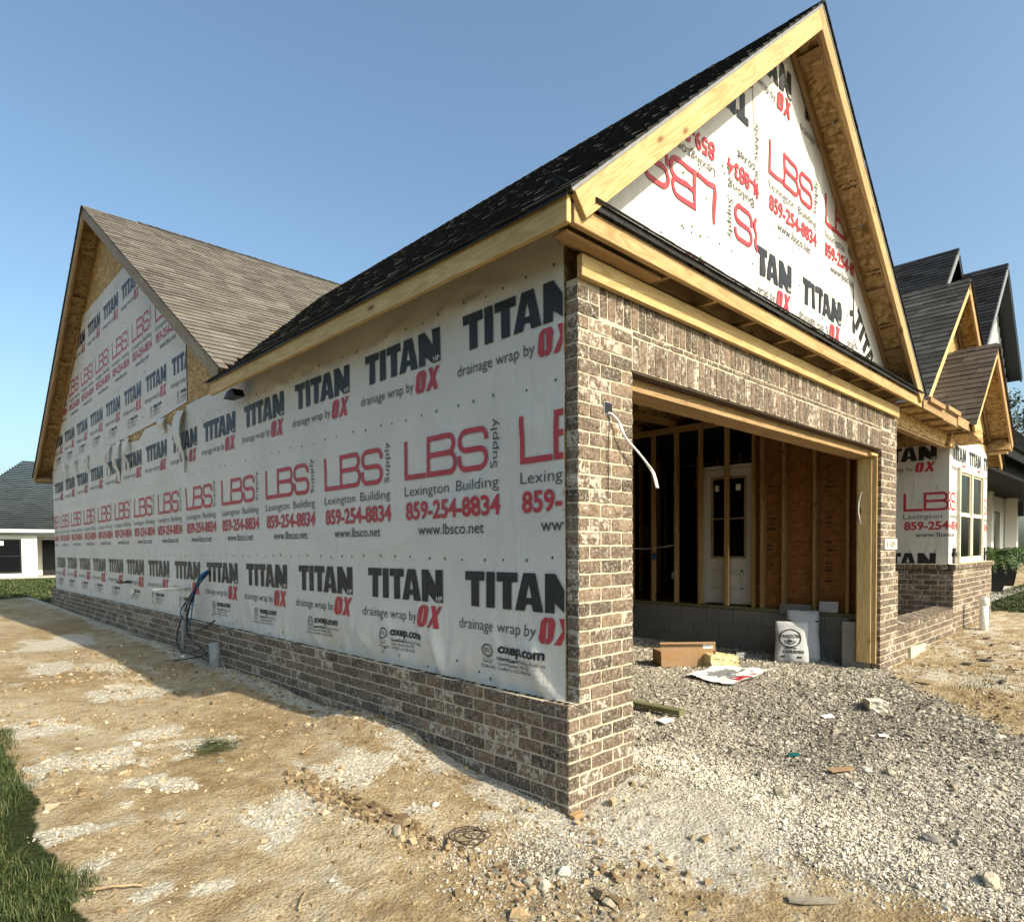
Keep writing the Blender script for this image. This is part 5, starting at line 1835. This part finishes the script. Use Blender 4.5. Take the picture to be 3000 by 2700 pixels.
def carton():
    x, y = 3.70, 1.80
    t = thing('cardboard_box', 'opened brown cardboard box with a white shipping label on the gravel', 'box', (x, y, gz(x, y) + .015), math.radians(-37))
    w, d, h, k = .66, .30, .175, .004; hf = .285
    mb = MB()
    mb.prism([(0, 0, 0), (w, 0, -.005), (w - .01, .015, hf - .01), (-.015, .01, hf)], (0, k, 0))
    mb.prism([(0, d, 0), (w, d, 0), (w, d, h), (0, d, h)], (0, k, 0))
    mb.prism([(0, k, 0), (0, d, 0), (0, d, h), (-.012, -.016, h)], (k, 0, 0)); mb.prism([(w - k, k, 0), (w - k, d, 0), (w - k, d, h), (w - .022, -.006, h)], (k, 0, 0))
    mb.prism([(k, k, 0), (w - k, k, 0), (w - k, d, 0), (k, d, 0)], (0, 0, k))
    mb.build('box_body', M['card'], t)
    mb = MB(); mb.prism([(-.02, .004, hf - .006), (w - .012, .010, hf - .016), (w - .02, -.030, hf - .028), (-.025, -.030, hf - .018)], (0, 0, k)); mb.build('flap', M['card'], t)
    mb = MB(); mb.prism([(w + .0, .0, h - .05), (w + .0, d, h), (w + .10, d - .02, h - .14), (w + .09, .03, h - .17)], (k, 0, 0)); mb.build('flap', M['card'], t)
    mb = MB(); mb.prism([(.50, .0085, .20), (.615, .0085, .20), (.612, .0105, .25), (.497, .0105, .25)], (0, -.002, 0)); mb.build('shipping_label', M['paper'], t)
    mb = MB(); mb.prism([(.06, .003, .085), (.19, .003, .085), (.19, .007, .17), (.06, .007, .17)], (0, -.002, 0)); mb.build('tape', M['tape'], t)
    mb = MB(); mb.prism([(.44, .001, .04), (.60, .001, .04), (.60, .007, .17), (.44, .007, .17)], (0, -.002, 0)); mb.build('tape', M['tape'], t)


carton()


def long_box():
    x, y = 3.50, 2.78
    t = thing('cardboard_box', 'long flat brown cardboard box lying behind the opened box', 'box', (x, y, gz(x, y) + .005), math.radians(6))
    mb = MB(); w, d, h, k = 1.0, .36, .18, .004
    mb.box((0, 0, 0), (w, k, h)); mb.box((0, d, 0), (w, d + k, h)); mb.box((0, k, 0), (k, d, h)); mb.box((w - k, k, 0), (w, d, h)); mb.box((k, k, 0), (w - k, d, k))
    mb.build('box_body', M['card'], t)
    mb = MB(); mb.prism([(0, 0, h + .001), (w, 0, h + .001), (w, .18, h + .06), (0, .18, h + .05)], (0, 0, k)); mb.build('flap', M['card'], t)


long_box()


def crumple(name, label, cat, x, y, rz, L, W, Hh, mat, seed, n=10, zoff=0.0):
    """crushed hollow package: a closed lumpy wedge"""
    r = random.Random(seed)
    bm = bmesh.new(); bmesh.ops.create_cube(bm, size=1.0)
    bmesh.ops.subdivide_edges(bm, edges=list(bm.edges), cuts=5, use_grid_fill=True)
    from mathutils import noise
    for v in bm.verts:
        p = v.co.copy()
        q = Vector((p.x * L, p.y * W, (p.z + .5) * Hh * (1 - .3 * p.x)))
        d = noise.noise_vector(p * 3.1 + Vector((seed, 0, 0))) * .07 + noise.noise_vector(p * 8 + Vector((0, seed, 0))) * .03
        q += Vector((d.x * L, d.y * W, d.z * Hh * 1.6))
        q.z = max(q.z, 0)
        v.co = q
    me = bpy.data.meshes.new(name); bm.to_mesh(me); bm.free(); me.materials.append(mat)
    o = bpy.data.objects.new(name, me); C.objects.link(o); o.location = (x, y, gz(x, y) + zoff); o.rotation_euler = (0, 0, rz)
    return tag(o, label, cat)


crumple('crushed_wrapper', 'crushed yellow packaging lying at the corner of the opened cardboard box', 'packaging', 4.30, 1.42, math.radians(-20), .42, .22, .15, M['yellow_foam'], 3)
crumple('plastic_offcut', 'crumpled black plastic lying between the yellow packaging and the white bags', 'plastic', 4.66, 1.52, math.radians(30), .34, .24, .13, M['black'], 8)
crumple('plastic_offcut', 'grey crumpled sheeting on the dark gravel before the block wall', 'plastic', 5.0, 1.62, math.radians(60), .30, .22, .07, M['grey_pvc'], 12)
crumple('stone_lump', 'chalky white lump of dried mortar out on the grey gravel', 'rubble', 3.44, -.50, math.radians(30), .26, .14, .085, M['cast'], 21)


def bag(x, y, rz, tilt, w, h, th, label, prints, group):
    t = thing('mortar_bag', label, 'bag', (x, y, gz(x, y) - .005), rz, group)
    bm = bmesh.new(); bmesh.ops.create_cube(bm, size=1.0)
    bmesh.ops.subdivide_edges(bm, edges=list(bm.edges), cuts=9, use_grid_fill=True)
    from mathutils import noise
    T = Matrix.Rotation(tilt, 4, 'X')
    def shape(p):
        u, v = p.x, p.z + .5
        fill = max(0.05, 1 - max(0, v - .62) / .38) if v > .62 else 1.0
        bulge = math.cos(u * math.pi * .92) ** .6 if abs(u) < .5 else 0
        q = Vector((u * w * (1.0 - .06 * v + .03 * math.sin(v * 9)), p.y * th * (.28 + .72 * max(0, bulge)) * (.22 + .78 * fill) * (.65 + .35 * min(1, v * 6)), v * h))
        n = noise.noise_vector(Vector((u * 4, p.y, v * 5)) + Vector((x, y, 0)))
        q.y += n.y * .018; q.z += n.z * .010 * (v > .1); q.x += n.x * .006
        return T @ q
    for v in bm.verts: v.co = shape(v.co)
    bm.verts.index_update()
    mb = MB(); mb.add([v.co.copy() for v in bm.verts], [tuple(v.index for v in f.verts) for f in bm.faces], 0)
    bm.free()
    if not prints: mb.build('bag_body', M['poly'], t, True)
    if prints:
        def put(Tr):
            for tri in Tr:
                V = []
                for (a, b) in tri:
                    q = shape(Vector((a / w, -.5, b / h - .5))) + T @ Vector((0, -.004, 0)); V.append(q)
                mb.add(V, [(0, 1, 2)], 1)
        cx, cz = -.02, h * .60
        put(ring(cx, cz, .125, .105, .014))
        put(text_fit('FREEDOM', cx - .112, cx + .112, cz + .005, .040, .02))
        put(poly_tris([(cx - .05, cz - .03), (cx, cz - .012), (cx + .05, cz - .03), (cx, cz - .045)]))
        put(ribbon(arc(cx, cz + .01, .085, .072, 215, 325, 10), .012))
        r = random.Random(4)
        for row, (z0, hh) in enumerate(((.345, .020), (.295, .011), (.27, .011), (.245, .010))):
            a = -.10 if row else -.07
            e = .12 if row else .06
            while a < e:
                ww = r.uniform(.012, .035); put(poly_tris([(a, h * z0 * 1.0), (a + ww, h * z0), (a + ww, h * z0 + hh), (a, h * z0 + hh)])); a += ww + .010
        for a in (-.12, .06): put(poly_tris([(a, h * .14), (a + .05, h * .14), (a + .05, h * .18), (a, h * .18)]))
        mb.build('bag_body', [M['poly'], M['print']], t, True)
    else:
        for a in (-.5, .38):
            mb = MB(); q = [shape(Vector((a, -.5, .28))), shape(Vector((a + .12, -.5, .28))), shape(Vector((a + .12, -.5, .31))), shape(Vector((a, -.5, .31)))]
            mb.prism([p + T @ Vector((0, -.003, 0)) for p in q], T @ Vector((0, -.002, 0))); mb.build('bag_mark', M['print'], t)


bag(5.10, .90, math.radians(-66), math.radians(-9), .37, .50, .15, 'front white mortar bag with a round black emblem and folded top', True, 'white mortar bags by the block wall')
bag(5.34, .86, math.radians(-66), math.radians(-7), .37, .62, .15, 'taller plain white bag standing behind the one with the emblem', False, 'white mortar bags by the block wall')


def flat_bag():
    t = thing('flattened_bag', 'empty white, black and red paper bag spread flat on the gravel', 'bag', (3.75, 1.0, gz(3.75, 1.0) + .03))
    P = [(3.630, 1.327), (4.042, 1.229), (4.280, 0.812), (3.919, 0.766), (3.497, 0.723), (3.234, 0.747), (3.244, 0.895), (3.315, 1.099)]
    n = 26; V = []; F = []; Mi = []
    c = [(3.26, .70), (4.30, .74), (4.08, 1.28), (3.38, 1.30)]
    for i in range(n + 1):
        for j in range(n + 1):
            u, v = i / n, j / n
            a = Vector(c[0]).lerp(Vector(c[1]), u); b = Vector(c[3]).lerp(Vector(c[2]), u); p = a.lerp(b, v)
            z = .05 * (float(fbm(u * 4, v * 5, 61, 3)) - .45) + .05 * max(0, v - .7) + .03 * max(0, .15 - v) * 4
            jit = .05 * (float(vnoise(u * 9, v * 9, 62)) - .5) if (i in (0, n) or j in (0, n)) else 0
            V.append((p.x - 3.75 + jit, p.y - 1.0 + jit, max(.0, z)))
    mb = MB()
    for i in range(n):
        for j in range(n):
            u, v = (i + .5) / n, (j + .5) / n
            k = i * (n + 1) + j
            w = float(fbm(u * 7, v * 7, 66, 3))
            mi = 0
            if .22 < u < .86 and .25 < v < .9 and w > .42: mi = 1
            if .20 < u < .72 and .06 < v < .26 and w > .40: mi = 2
            mb.add([V[k], V[k + n + 1], V[k + n + 2], V[k + 1]], [(0, 1, 2, 3)], mi)
    mb.build('bag_sheet', [M['paper'], M['grey_pvc'], M['red']], t)


flat_bag()
o = lum('timber_offcut', (1.91, .48, .0), (2.0, 1.35, .042), M['treated'], None); o.location.z += gz(1.95, .8) + .035; tag(o, 'green treated timber offcut lying on the gravel just inside the left pier', 'timber')


def scrap(name, label, cat, pts, t, mat, lift=.012, group=None):
    cx = sum(p[0] for p in pts) / len(pts); cy = sum(p[1] for p in pts) / len(pts)
    mb = MB(); mb.prism([(p[0] - cx, p[1] - cy, random.uniform(0, .008)) for p in pts], (0, 0, t))
    o = mb.build(name, mat, None, loc=(cx, cy, gz(cx, cy) + lift)); o.rotation_euler = (random.uniform(-.12, .12), random.uniform(-.12, .12), 0)
    return tag(o, label, cat, group)


scrap('paper_scrap', 'crumpled white paper scrap on the gravel below the green timber', 'paper', [(1.66, .46), (1.83, .47), (1.80, .56), (1.69, .55)], .004, M['paper'], .025)
scrap('cardboard_scrap', 'small tan cardboard strip lying on the gravel near a pale stone', 'cardboard', [(1.43, -.86), (1.60, -.93), (1.63, -.89), (1.46, -.81)], .006, M['card'], .022)
scrap('plastic_chip', 'teal plastic chip in the middle of the gravel', 'plastic', [(1.59, -.53), (1.65, -.585), (1.675, -.56), (1.62, -.51)], .008, M['teal'], .015)
scrap('paper_scrap', 'small square white scrap on the gravel beside the mortar lump', 'paper', [(2.78, -.32), (2.85, -.38), (2.90, -.33), (2.83, -.27)], .006, M['paper'], .02)
scrap('paper_scrap', 'tiny white chip on the gravel right of the teal chip', 'paper', [(2.55, -.79), (2.60, -.84), (2.64, -.81), (2.59, -.77)], .008, M['paper'], .02)
scrap('slate_piece', 'long grey slab fragment lying at the gravel edge in the foreground', 'stone', [(-.01, -1.20), (.02, -1.25), (.12, -1.345), (.145, -1.33), (.06, -1.22), (.02, -1.175)], .012, M['shard'], .006)
for i, (x, y, w, l_) in enumerate(((8.42, -.45, .16, 'dark shingle scrap on the dirt nearest the white pipe'), (7.85, -.60, .15, 'dark shingle scrap second from the white pipe'),
                                   (6.81, -.71, .17, 'dark shingle scrap in front of the cement patch on the porch wall'), (6.41, -.60, .15, 'dark shingle scrap just right of the right brick pier'),
                                   (4.79, -.53, .13, 'small dark shingle scrap on the gravel before the right brick pier'), (6.37, -1.03, .15, 'dark shingle scrap at the right edge above the weeds'),
                                   (5.52, -1.06, .17, 'dark shingle scrap lying by the weeds'))):
    w *= .55; a = random.uniform(0, 3.1); c, s = math.cos(a) * w, math.sin(a) * w
    scrap('shingle_scrap', l_, 'shingle', [(x - c, y - s), (x - s * .4, y + c * .4 - .02), (x + c, y + s), (x + s * .5, y - c * .5)], .012, M['old_shingle'], .008, 'dark shingle scraps on the dirt')


def stick(label, p, q, r, seed):
    rr = random.Random(seed); n = 7
    c = [(p[i] + q[i]) / 2 for i in range(2)]
    P = []
    for i in range(n):
        t = i / (n - 1); x = p[0] + (q[0] - p[0]) * t + rr.uniform(-.006, .006); y = p[1] + (q[1] - p[1]) * t + rr.uniform(-.006, .006)
        P.append((x - c[0], y - c[1], gz(x, y) - gz(c[0], c[1]) + r + .006 + rr.uniform(0, .006)))
    mb = MB(); mb.tube(P, [r * (1 - .45 * i / n) for i in range(n)], 7)
    o = mb.build('stick', M['stick'], None, True, (c[0], c[1], gz(*c))); tag(o, label, 'stick', 'dry sticks on the dirt')


stick('long split stick lying beside the grass in the foreground', (-2.08, .80), (-1.90, .735), .008, 1)
stick('short pale stick lying next to the wire rings', (-.76, .10), (-.68, .19), .013, 2)
stick('thin stick lying flat on the dirt well behind the white clods', (-.72, 1.68), (-.57, 1.76), .009, 3)
stick('thin twig on the dirt below the foreground white patches', (-1.48, .15), (-1.40, .25), .006, 4)
stick('white splinter of wood on the gravel near the right edge', (1.64, -1.44), (1.82, -1.37), .009, 5)
stick('thin dark twig close to the grass edge', (-2.06, 1.89), (-1.99, 1.82), .004, 6)


def wire_rings():
    t = thing('wire_rings', 'small coil of rusty wire rings lying on the dirt near the brick corner', 'wire', (-.607, .118, gz(-.607, .118) + .012))
    for k, (dx, dy, r, tl) in enumerate(((0, 0, .075, .12), (.03, -.02, .068, -.15), (-.015, .02, .080, .05))):
        mb = MB(); mb.tube([(dx + r * math.cos(a), dy + r * math.sin(a), .012 + k * .006 + tl * r * math.sin(a + k) + .008) for a in [2 * math.pi * i / 22 for i in range(22)]] + [(dx + r, dy, .03 + k * .006)], .0035, 6)
        mb.build('wire_ring', M['rust'], t, True)


wire_rings()


def rock(label, x, y, r, seed, tone, flat=.65, sx=1.0):
    from mathutils import noise
    r *= .8; tone = min(tone, .85)
    bm = bmesh.new(); bmesh.ops.create_icosphere(bm, subdivisions=3, radius=1.0)
    off = Vector((seed * 3.1, seed * 1.7, 0))
    rr = random.Random(seed)
    pl = [(Vector((rr.gauss(0, 1), rr.gauss(0, 1), rr.gauss(0, 1))).normalized(), rr.uniform(.55, .85)) for i in range(9)]
    for v in bm.verts:
        p = v.co.copy()
        for n, d in pl:          # flat broken faces
            k = p.dot(n)
            if k > d: p -= n * (k - d)
        p *= 1 + .12 * noise.noise(p * 2.2 + off) + .05 * noise.noise(p * 7 + off)
        v.co = Vector((p.x * r * sx, p.y * r, p.z * r * flat))
    me = bpy.data.meshes.new('rock'); bm.to_mesh(me); bm.free(); me.materials.append(M['rock'])
    at = me.attributes.new('tone', 'FLOAT', 'FACE'); at.data.foreach_set('value', np.full(len(me.polygons), tone, dtype=np.float32))
    o = bpy.data.objects.new('rock', me); C.objects.link(o)
    o.location = (x, y, gz(x, y) + r * flat * .45); o.rotation_euler = (0, 0, rr.uniform(0, 6))
    tag(o, label, 'rock', 'loose rocks on the ground')


for a in (('large tan rock at the lower right with a dark shadow', .655, -1.765, .058, 1, .55, .75, 1.25), ('dark grey flat stone left of the large tan rock', .89, -1.50, .055, 2, .12, .55, 1.25),
          ('pale angular stone beside the tan cardboard strip', 1.66, -.975, .040, 3, .9), ('chunky tan stone right of the tan cardboard strip', 1.72, -1.09, .045, 4, .6),
          ('grey block of broken stone half buried in the pale gravel', .90, -.77, .055, 5, .3, .9), ('dark stone among the pale gravel in the middle', 1.04, -.99, .035, 6, .15),
          ('grey stone on its own near the right edge of the gravel', 1.96, -1.60, .045, 7, .45), ('dark flat stone lying toward the right edge of the gravel', 1.73, -1.41, .040, 8, .15),
          ('grey rock in the brown clods left of the wire rings', -.88, .345, .042, 9, .35, .9), ('dark grey wedge of rock in front of the brick corner', -.655, -.325, .036, 10, .2, .95),
          ('whitish broken rock in front of the brick corner', -.465, -.37, .045, 11, 1.0, .8), ('grey slab of rock lying in the foreground gravel', -.50, -.66, .050, 12, .35, .5, 1.4),
          ('brown clod of clay just behind the dark wedge of rock', -.615, -.39, .038, 13, .6, 1.0), ('pale rock on the dirt beside the low brick wall foot', -.52, .51, .032, 14, .95),
          ('small dark pebble on the foreground dirt', -.95, -.64, .016, 15, .1), ('flat grey pebble in the middle of the clay', -1.475, .85, .022, 16, .25, .4, 1.4),
          ('dark pebble just left of the flat grey pebble', -1.54, 1.035, .015, 17, .12), ('dark stone at the end of the white dust patch', -1.16, 1.88, .026, 18, .15, .5, 1.3),
          ('brown stone behind the thin dark twig at the grass', -1.85, 1.24, .020, 19, .4), ('yellowish stone below the foreground dust patches', -1.29, .24, .018, 20, .65)):
    rock(*a)
scrap('footing_chip', 'small wood chip at the foot of the brick corner', 'timber', [(-.01, -.05), (.075, -.04), (.07, -.008), (-.01, -.008)], .03, M['pine'], -.006)


def hay():
    n = 260
    x = rng.normal(-1.10, .075, n); y = rng.normal(2.23, .085, n); a = rng.uniform(-.6, .6, n) + .5
    mb = MB()
    zz = zg(x, y)
    for i in range(n):
        d = Vector((math.cos(a[i]), -math.sin(a[i]), random.uniform(-.1, .25))) * random.uniform(.04, .09)
        p = Vector((x[i], y[i], zz[i] + random.uniform(.004, .03)))
        s = Vector((-d.y, d.x, 0)).normalized() * .003
        mb.add([p - s, p + s, p + d + s, p + d - s], [(0, 1, 2, 3)], 0, random.uniform(.3, 1))
    o = mb.build('dry_grass', M['grass']); tag(o, kind='stuff')


hay()

# ------------------------------------------------------------------ the white-sided house behind on the left
def neighbour_left():
    Y = 38.0; zb_ = gz(1, 38) - .05
    t = thing('house', 'far white-sided house with dark hipped roof and black windows behind the left corner', 'house', (0, Y, zb_))
    ez = 2.36 - zb_; x0, x1, xc = -9.0, 2.62, 2.85
    # siding laid as lapped boards, window opening left out
    def clap(name, xa, xb, y, za, zt, holes=()):
        mb = MB(); z = za
        while z < zt:
            h = min(.115, zt - z)
            segs = [(xa, xb)]
            for hx0, hx1, hz0, hz1 in holes:
                if z + h > hz0 and z < hz1:
                    segs = [s for a, b in segs for s in ((a, min(b, hx0)), (max(a, hx1), b)) if s[1] - s[0] > .01]
            for a, b in segs: mb.add([(a, y - .016, z), (b, y - .016, z), (b, y, z + h), (a, y, z + h), (a, y, z), (b, y, z)], [(0, 1, 2, 3), (4, 5, 1, 0)])
            z += .115
        return mb.build(name, M['siding'], t)
    wz0, wz1 = .40, 1.96
    clap('wall', x0, x1, 0, .12, ez - .16, [(-.05, 2.10, wz0 - .06, wz1 + .06)])
    clap('wall', x1 + .05, 9.0, 2.2, .12, ez - .1, [(3.25, 4.3, .5, 2.0)])
    mb = MB(); mb.box((x1, -.03, .1), (x1 + .12, .08, ez - .10)); mb.build('corner_post', M['white'], t)
    mb = MB(); mb.box((x0, .03, .1), (x1, .06, ez - .1)); mb.build('wall_core', M['siding'], t)
    mb = MB(); mb.box((x0, -.06, -.2), (9, 2.4, .10)); mb.build('porch_slab', M['slab'], t)
    mb = MB(); mb.box((x0, -.04, ez - .17), (9, .02, ez - .06)); mb.build('frieze', M['white'], t)
    mb = MB(); mb.box((x0 - .4, -.47, ez + .02), (9, -.33, ez + .16)); mb.build('gutter', M['white'], t)
    mb = MB(); mb.box((x0 - .4, -.33, ez - .045), (9, 2.2, ez - .03)); mb.build('soffit', M['white'], t)
    mb = MB()
    for a, b in (((-.05, wz0 - .06), (2.10, wz0)), ((-.05, wz1), (2.10, wz1 + .06)), ((-.05, wz0), (.0, wz1)), ((2.03, wz0), (2.10, wz1)), ((.98, wz0), (1.07, wz1)), ((.0, 1.14), (2.03, 1.19))):
        mb.box((a[0], -.03, a[1]), (b[0], .03, b[1]))
    w = mb.build('window', M['black'], t)
    mb = MB(); mb.box((0, .004, wz0), (2.03, .012, wz1)); mb.build('pane', M['dark_glass'], w)
    mb = MB(); mb.box((1.18, .000, 1.70), (1.40, .003, 1.92)); mb.build('sticker', M['paper'], w)
    mb = MB(); mb.box((0, .35, wz0), (2.03, .36, wz1)); mb.build('window_back', M['black'], w)
    mb = MB(); mb.box((3.25, 2.16, .12), (4.2, 2.21, 2.02)); mb.build('door', M['black'], t)
    # hipped roof
    A = (x0 - .45, -.5, ez + .17); B = (9, -.5, ez + .17); R0 = (2.75, 3.6, ez + 4.0); R1 = (9, 3.6, ez + 4.0)
    h0 = (-1.65, -.5, ez + .17)
    mb = MB(); rows = 36; r = random.Random(9)
    for i in range(rows):
        t0, t1 = i / rows, (i + 1) / rows
        xl = h0[0] + (R0[0] - h0[0]) * t0; y0 = -.5 + 4.1 * t0; z0 = ez + .17 + 3.83 * t0; y1 = -.5 + 4.1 * t1; z1 = ez + .17 + 3.83 * t1
        x = xl - .0
        while x < 9:
            ww = r.uniform(.2, .5); mb.add([(x, y0, z0 + .012), (x + ww, y0, z0 + .012), (x + ww, y1, z1), (x, y1, z1)], [(0, 1, 2, 3)], 0, min(1, max(0, r.gauss(.5, .25)))); x += ww
    mb.add([h0, R0, (R0[0], 9, R0[2]), (h0[0], 9, h0[2])], [(0, 1, 2, 3)], 0, .5)
    mb.build('roof', M['roof_far'], t)


neighbour_left()


# ------------------------------------------------------------------ the black and white house on the right
def neighbour_right():
    t = thing('house', 'white house with black shingled gables and dark porch standing beyond the bay', 'house', (0, 0, 0))
    nb = math.hypot(1, 1.03); s_ = 1.03
    def gab(ax, az, y, yb, hw, right_hw=None):
        right_hw = right_hw or hw
        for s, w_ in ((1, hw), (-1, right_hw)):
            xe = ax - s * w_
            f = az - s_ * w_
            deck('roof_deck', (xe, y, f), (0, 1, 0), (s, 0, s_), yb - y, w_ * nb, M['black'], t, .10)
            shingles('roof_slope', (xe, y - .02, f + .004), (0, 1, 0), (s, 0, s_), yb - y, w_ * nb, M['shingle_black'], t, expo=.16, wmin=.3, wmax=.7, thick=(.012, .02))
            d = Vector((s, 0, s_)).normalized(); nn = Vector((-s * s_, 0, 1)).normalized()
            P = lambda q: Vector((q, y - .02, az - s_ * abs(q - ax))) - nn * .13
            beam('rake_board', P(xe), P(ax - s * .01), .12, .04, nn, M['grey_pvc'] if s > 0 else M['black'], t)
    gab(19.2, 9.0, 1.0, 12, 4.2, 2.55)
    gab(18.6, 9.55, 2.0, 14, 5.0, 3.0)
    # white board and batten gable, black soffit boards
    mb = MB(); y = 1.34
    mb.prism([(15.6, y, 3.4), (21.4, y, 3.4), (21.4, y, 6.6), (19.2, y, 8.85), (15.6, y, 5.2)], (0, .05, 0))
    for k in range(26): 
        x = 15.8 + k * .24; zt = 8.85 - s_ * abs(x - 19.2)
        mb.box((x, y - .025, 3.4), (x + .05, y - .002, max(3.5, zt)))
    mb.build('gable_wall', M['white'], t)
    # front wall under the porch roof, columns, dark openings
    mb = MB(); mb.box((14.2, 3.5, .15), (40, 3.6, 3.9)); mb.build('wall', M['white'], t)
    mb = MB(); mb.box((14.2, 3.1, .15), (14.3, 14, 5.4)); mb.build('wall', M['white'], t)
    for a in ((17.2, 17.9, .35, 2.9), (24.5, 26.2, .9, 2.9), (32.0, 34.5, .9, 2.9)):
        mb = MB(); mb.box((a[0], 3.42, a[2]), (a[1], 3.485, a[3])); wn_ = mb.build('window', M['black'], t)
        mb = MB(); mb.box((a[0] + .08, 3.405, a[2] + .08), (a[1] - .08, 3.415, a[3] - .08)); mb.build('pane', M['dark_glass'], wn_)
    for x in (18.9, 21.4, 24.4, 30.0, 36.0):
        mb = MB(); mb.box((x, 3.0, .2), (x + .42, 3.42, 3.62)); mb.build('column', M['white'], t)
    mb = MB(); mb.box((15.5, .75, 3.20), (40, 1.45, 3.62)); mb.build('porch_beam', M['matte_black'], t)
    mb = MB(); mb.box((15.4, .45, 3.50), (40, .50, 3.75)); mb.build('fascia', M['matte_black'], t)
    mb = MB(); mb.box((15.4, .50, 3.62), (40, 3.5, 3.66)); mb.build('porch_ceiling', M['matte_black'], t)
    L = math.hypot(3.2, 3.6)
    deck('porch_roof_deck', (15.4, .42, 3.74), (1, 0, 0), (0, 3.2, 3.6), 25, L, M['black'], t, .05)
    shingles('porch_roof', (15.4, .40, 3.745), (1, 0, 0), (0, 3.2, 3.6), 25, L, M['shingle_black'], t, expo=.16, wmin=.3, wmax=.8, thick=(.012, .02))
    mb = MB(); mb.box((14.2, .6, .0), (40, 3.5, .17)); mb.build('porch_slab', M['slab'], t)
    mb = MB(); mb.box((22.6, 1.0, 2.3), (22.75, 1.15, 2.75)); mb.tube([(22.67, 1.07, 2.75), (22.67, 1.07, 3.26)], .012, 6); mb.build('porch_lantern', M['black'], t)


neighbour_right()
mb = MB(); mb.box((13.2, .35, -.2), (40, .80, .13)); o = mb.build('pavement', M['slab']); tag(o, kind='structure')


def planter(x, y, z, label, flabel, seed):
    t = thing('planter', label, 'planter', (x, y, z), math.radians(20), 'black tapered planters on the porch')
    def fr(zb0, zb1, a, b):
        return [(-a, -a, zb0), (a, -a, zb0), (a, a, zb0), (-a, a, zb0), (-b, -b, zb1), (b, -b, zb1), (b, b, zb1), (-b, b, zb1)]
    q = [(0, 1, 5, 4), (1, 2, 6, 5), (2, 3, 7, 6), (3, 0, 4, 7), (0, 3, 2, 1)]
    mb = MB(); mb.add(fr(0, .80, .19, .30), q); mb.add(fr(.76, .80, .325, .325), [(0, 1, 5, 4), (1, 2, 6, 5), (2, 3, 7, 6), (3, 0, 4, 7)]); mb.build('pot', M['black'], t)
    mb = MB(); mb.box((-.28, -.28, .70), (.28, .28, .74)); mb.build('soil', M['bark'], t)
    # the fern, a plant of its own
    r = random.Random(seed); mb = MB()
    for k in range(80):
        a = r.uniform(0, 6.283); L = r.uniform(.5, 1.0); up = r.uniform(.2, .62); n = 12; P = []
        for i in range(n + 1):
            s = i / n; P.append(Vector((math.cos(a) * L * s, math.sin(a) * L * s, up * math.sin(s * 2.2) * .9 - .42 * s ** 3)))
        for i in range(1, n):
            d = (P[i + 1] - P[i]).normalized(); sd = d.cross(Vector((0, 0, 1))).normalized()
            wl = .15 * math.sin(math.pi * (i / n) ** .7) + .02; tn = min(1, max(0, r.gauss(.45, .2)))
            for sg in (-1, 1):
                e = P[i] + sd * sg * wl + d * .05 + Vector((0, 0, -.03))
                mb.add([P[i], P[i] + d * .04, e], [(0, 1, 2)], 0, tn)
        mb.tube(P, .004, 4, 0, .1)
    o = mb.build('fern', M['fern'], None, loc=(x, y, z + .74)); tag(o, flabel, 'fern', 'ferns in the black planters')


planter(18.75, 1.15, .17, 'black tapered planter nearest the brick bay', 'bushy green fern in the planter nearest the brick bay', 3)
planter(21.9, 1.35, .17, 'black tapered planter farther along the porch at the right edge', 'bushy green fern in the planter at the right edge', 4)


# ------------------------------------------------------------------ trees beyond the black roof
def tree(x, y, h, cr, label, seed):
    z = gz(x, y)
    t = thing('tree', label, 'tree', (x, y, z), 0, 'trees beyond the black roofs')
    r = random.Random(seed)
    tr = MB(); tr.tube([(0, 0, -.3), (.1, .05, h * .3), (.05, -.1, h * .62), (0, 0, h * .85)], [h * .022, h * .018, h * .011, h * .004], 8)
    cl = []
    for i in range(22):
        a = r.uniform(0, 6.28); zz = h * r.uniform(.42, .98); rad = cr * math.sqrt(max(.05, 1 - ((zz / h - .62) / .42) ** 2)) * r.uniform(.35, 1.0)
        c = Vector((math.cos(a) * rad, math.sin(a) * rad, zz)); cl.append(c)
        b = Vector((.05, 0, max(h * .3, zz - rad * .8)))
        tr.tube([b, b.lerp(c, .55) + Vector((0, 0, .2)), c], [h * .007, h * .004, h * .002], 5)
    tr.build('trunk', M['bark'], t, True)
    V = []; F = []; T = []
    for c in cl:
        n = r.randint(150, 230); sp = cr * .30
        for k in range(n):
            p = c + Vector((r.gauss(0, sp * .6), r.gauss(0, sp * .6), r.gauss(0, sp * .5)))
            s = r.uniform(.10, .22); u = Vector((r.gauss(0, 1), r.gauss(0, 1), r.gauss(0, .6))).normalized(); w = u.orthogonal().normalized() * s * .5
            b = len(V); V += [p - w, p + u * s * .6 - w * .1, p + w, p - u * s * .6]; F.append((b, b + 1, b + 2, b + 3)); T.append(min(1, max(0, r.gauss(.45, .25))))
    mesh_np('crown', np.array([v[:] for v in V]), np.array(F), M['leaf'], t, np.array(T))


tree(56.0, 6.6, 12.2, 3.2, 'dark leafy tree showing above the black roof at the right edge', 2)
tree(51.5, 7.6, 10.6, 2.6, 'smaller leafy tree left of the other behind the black roof', 5)
tree(66.0, 9.5, 13.0, 4.0, 'pale far tree behind the other two at the right edge', 8)
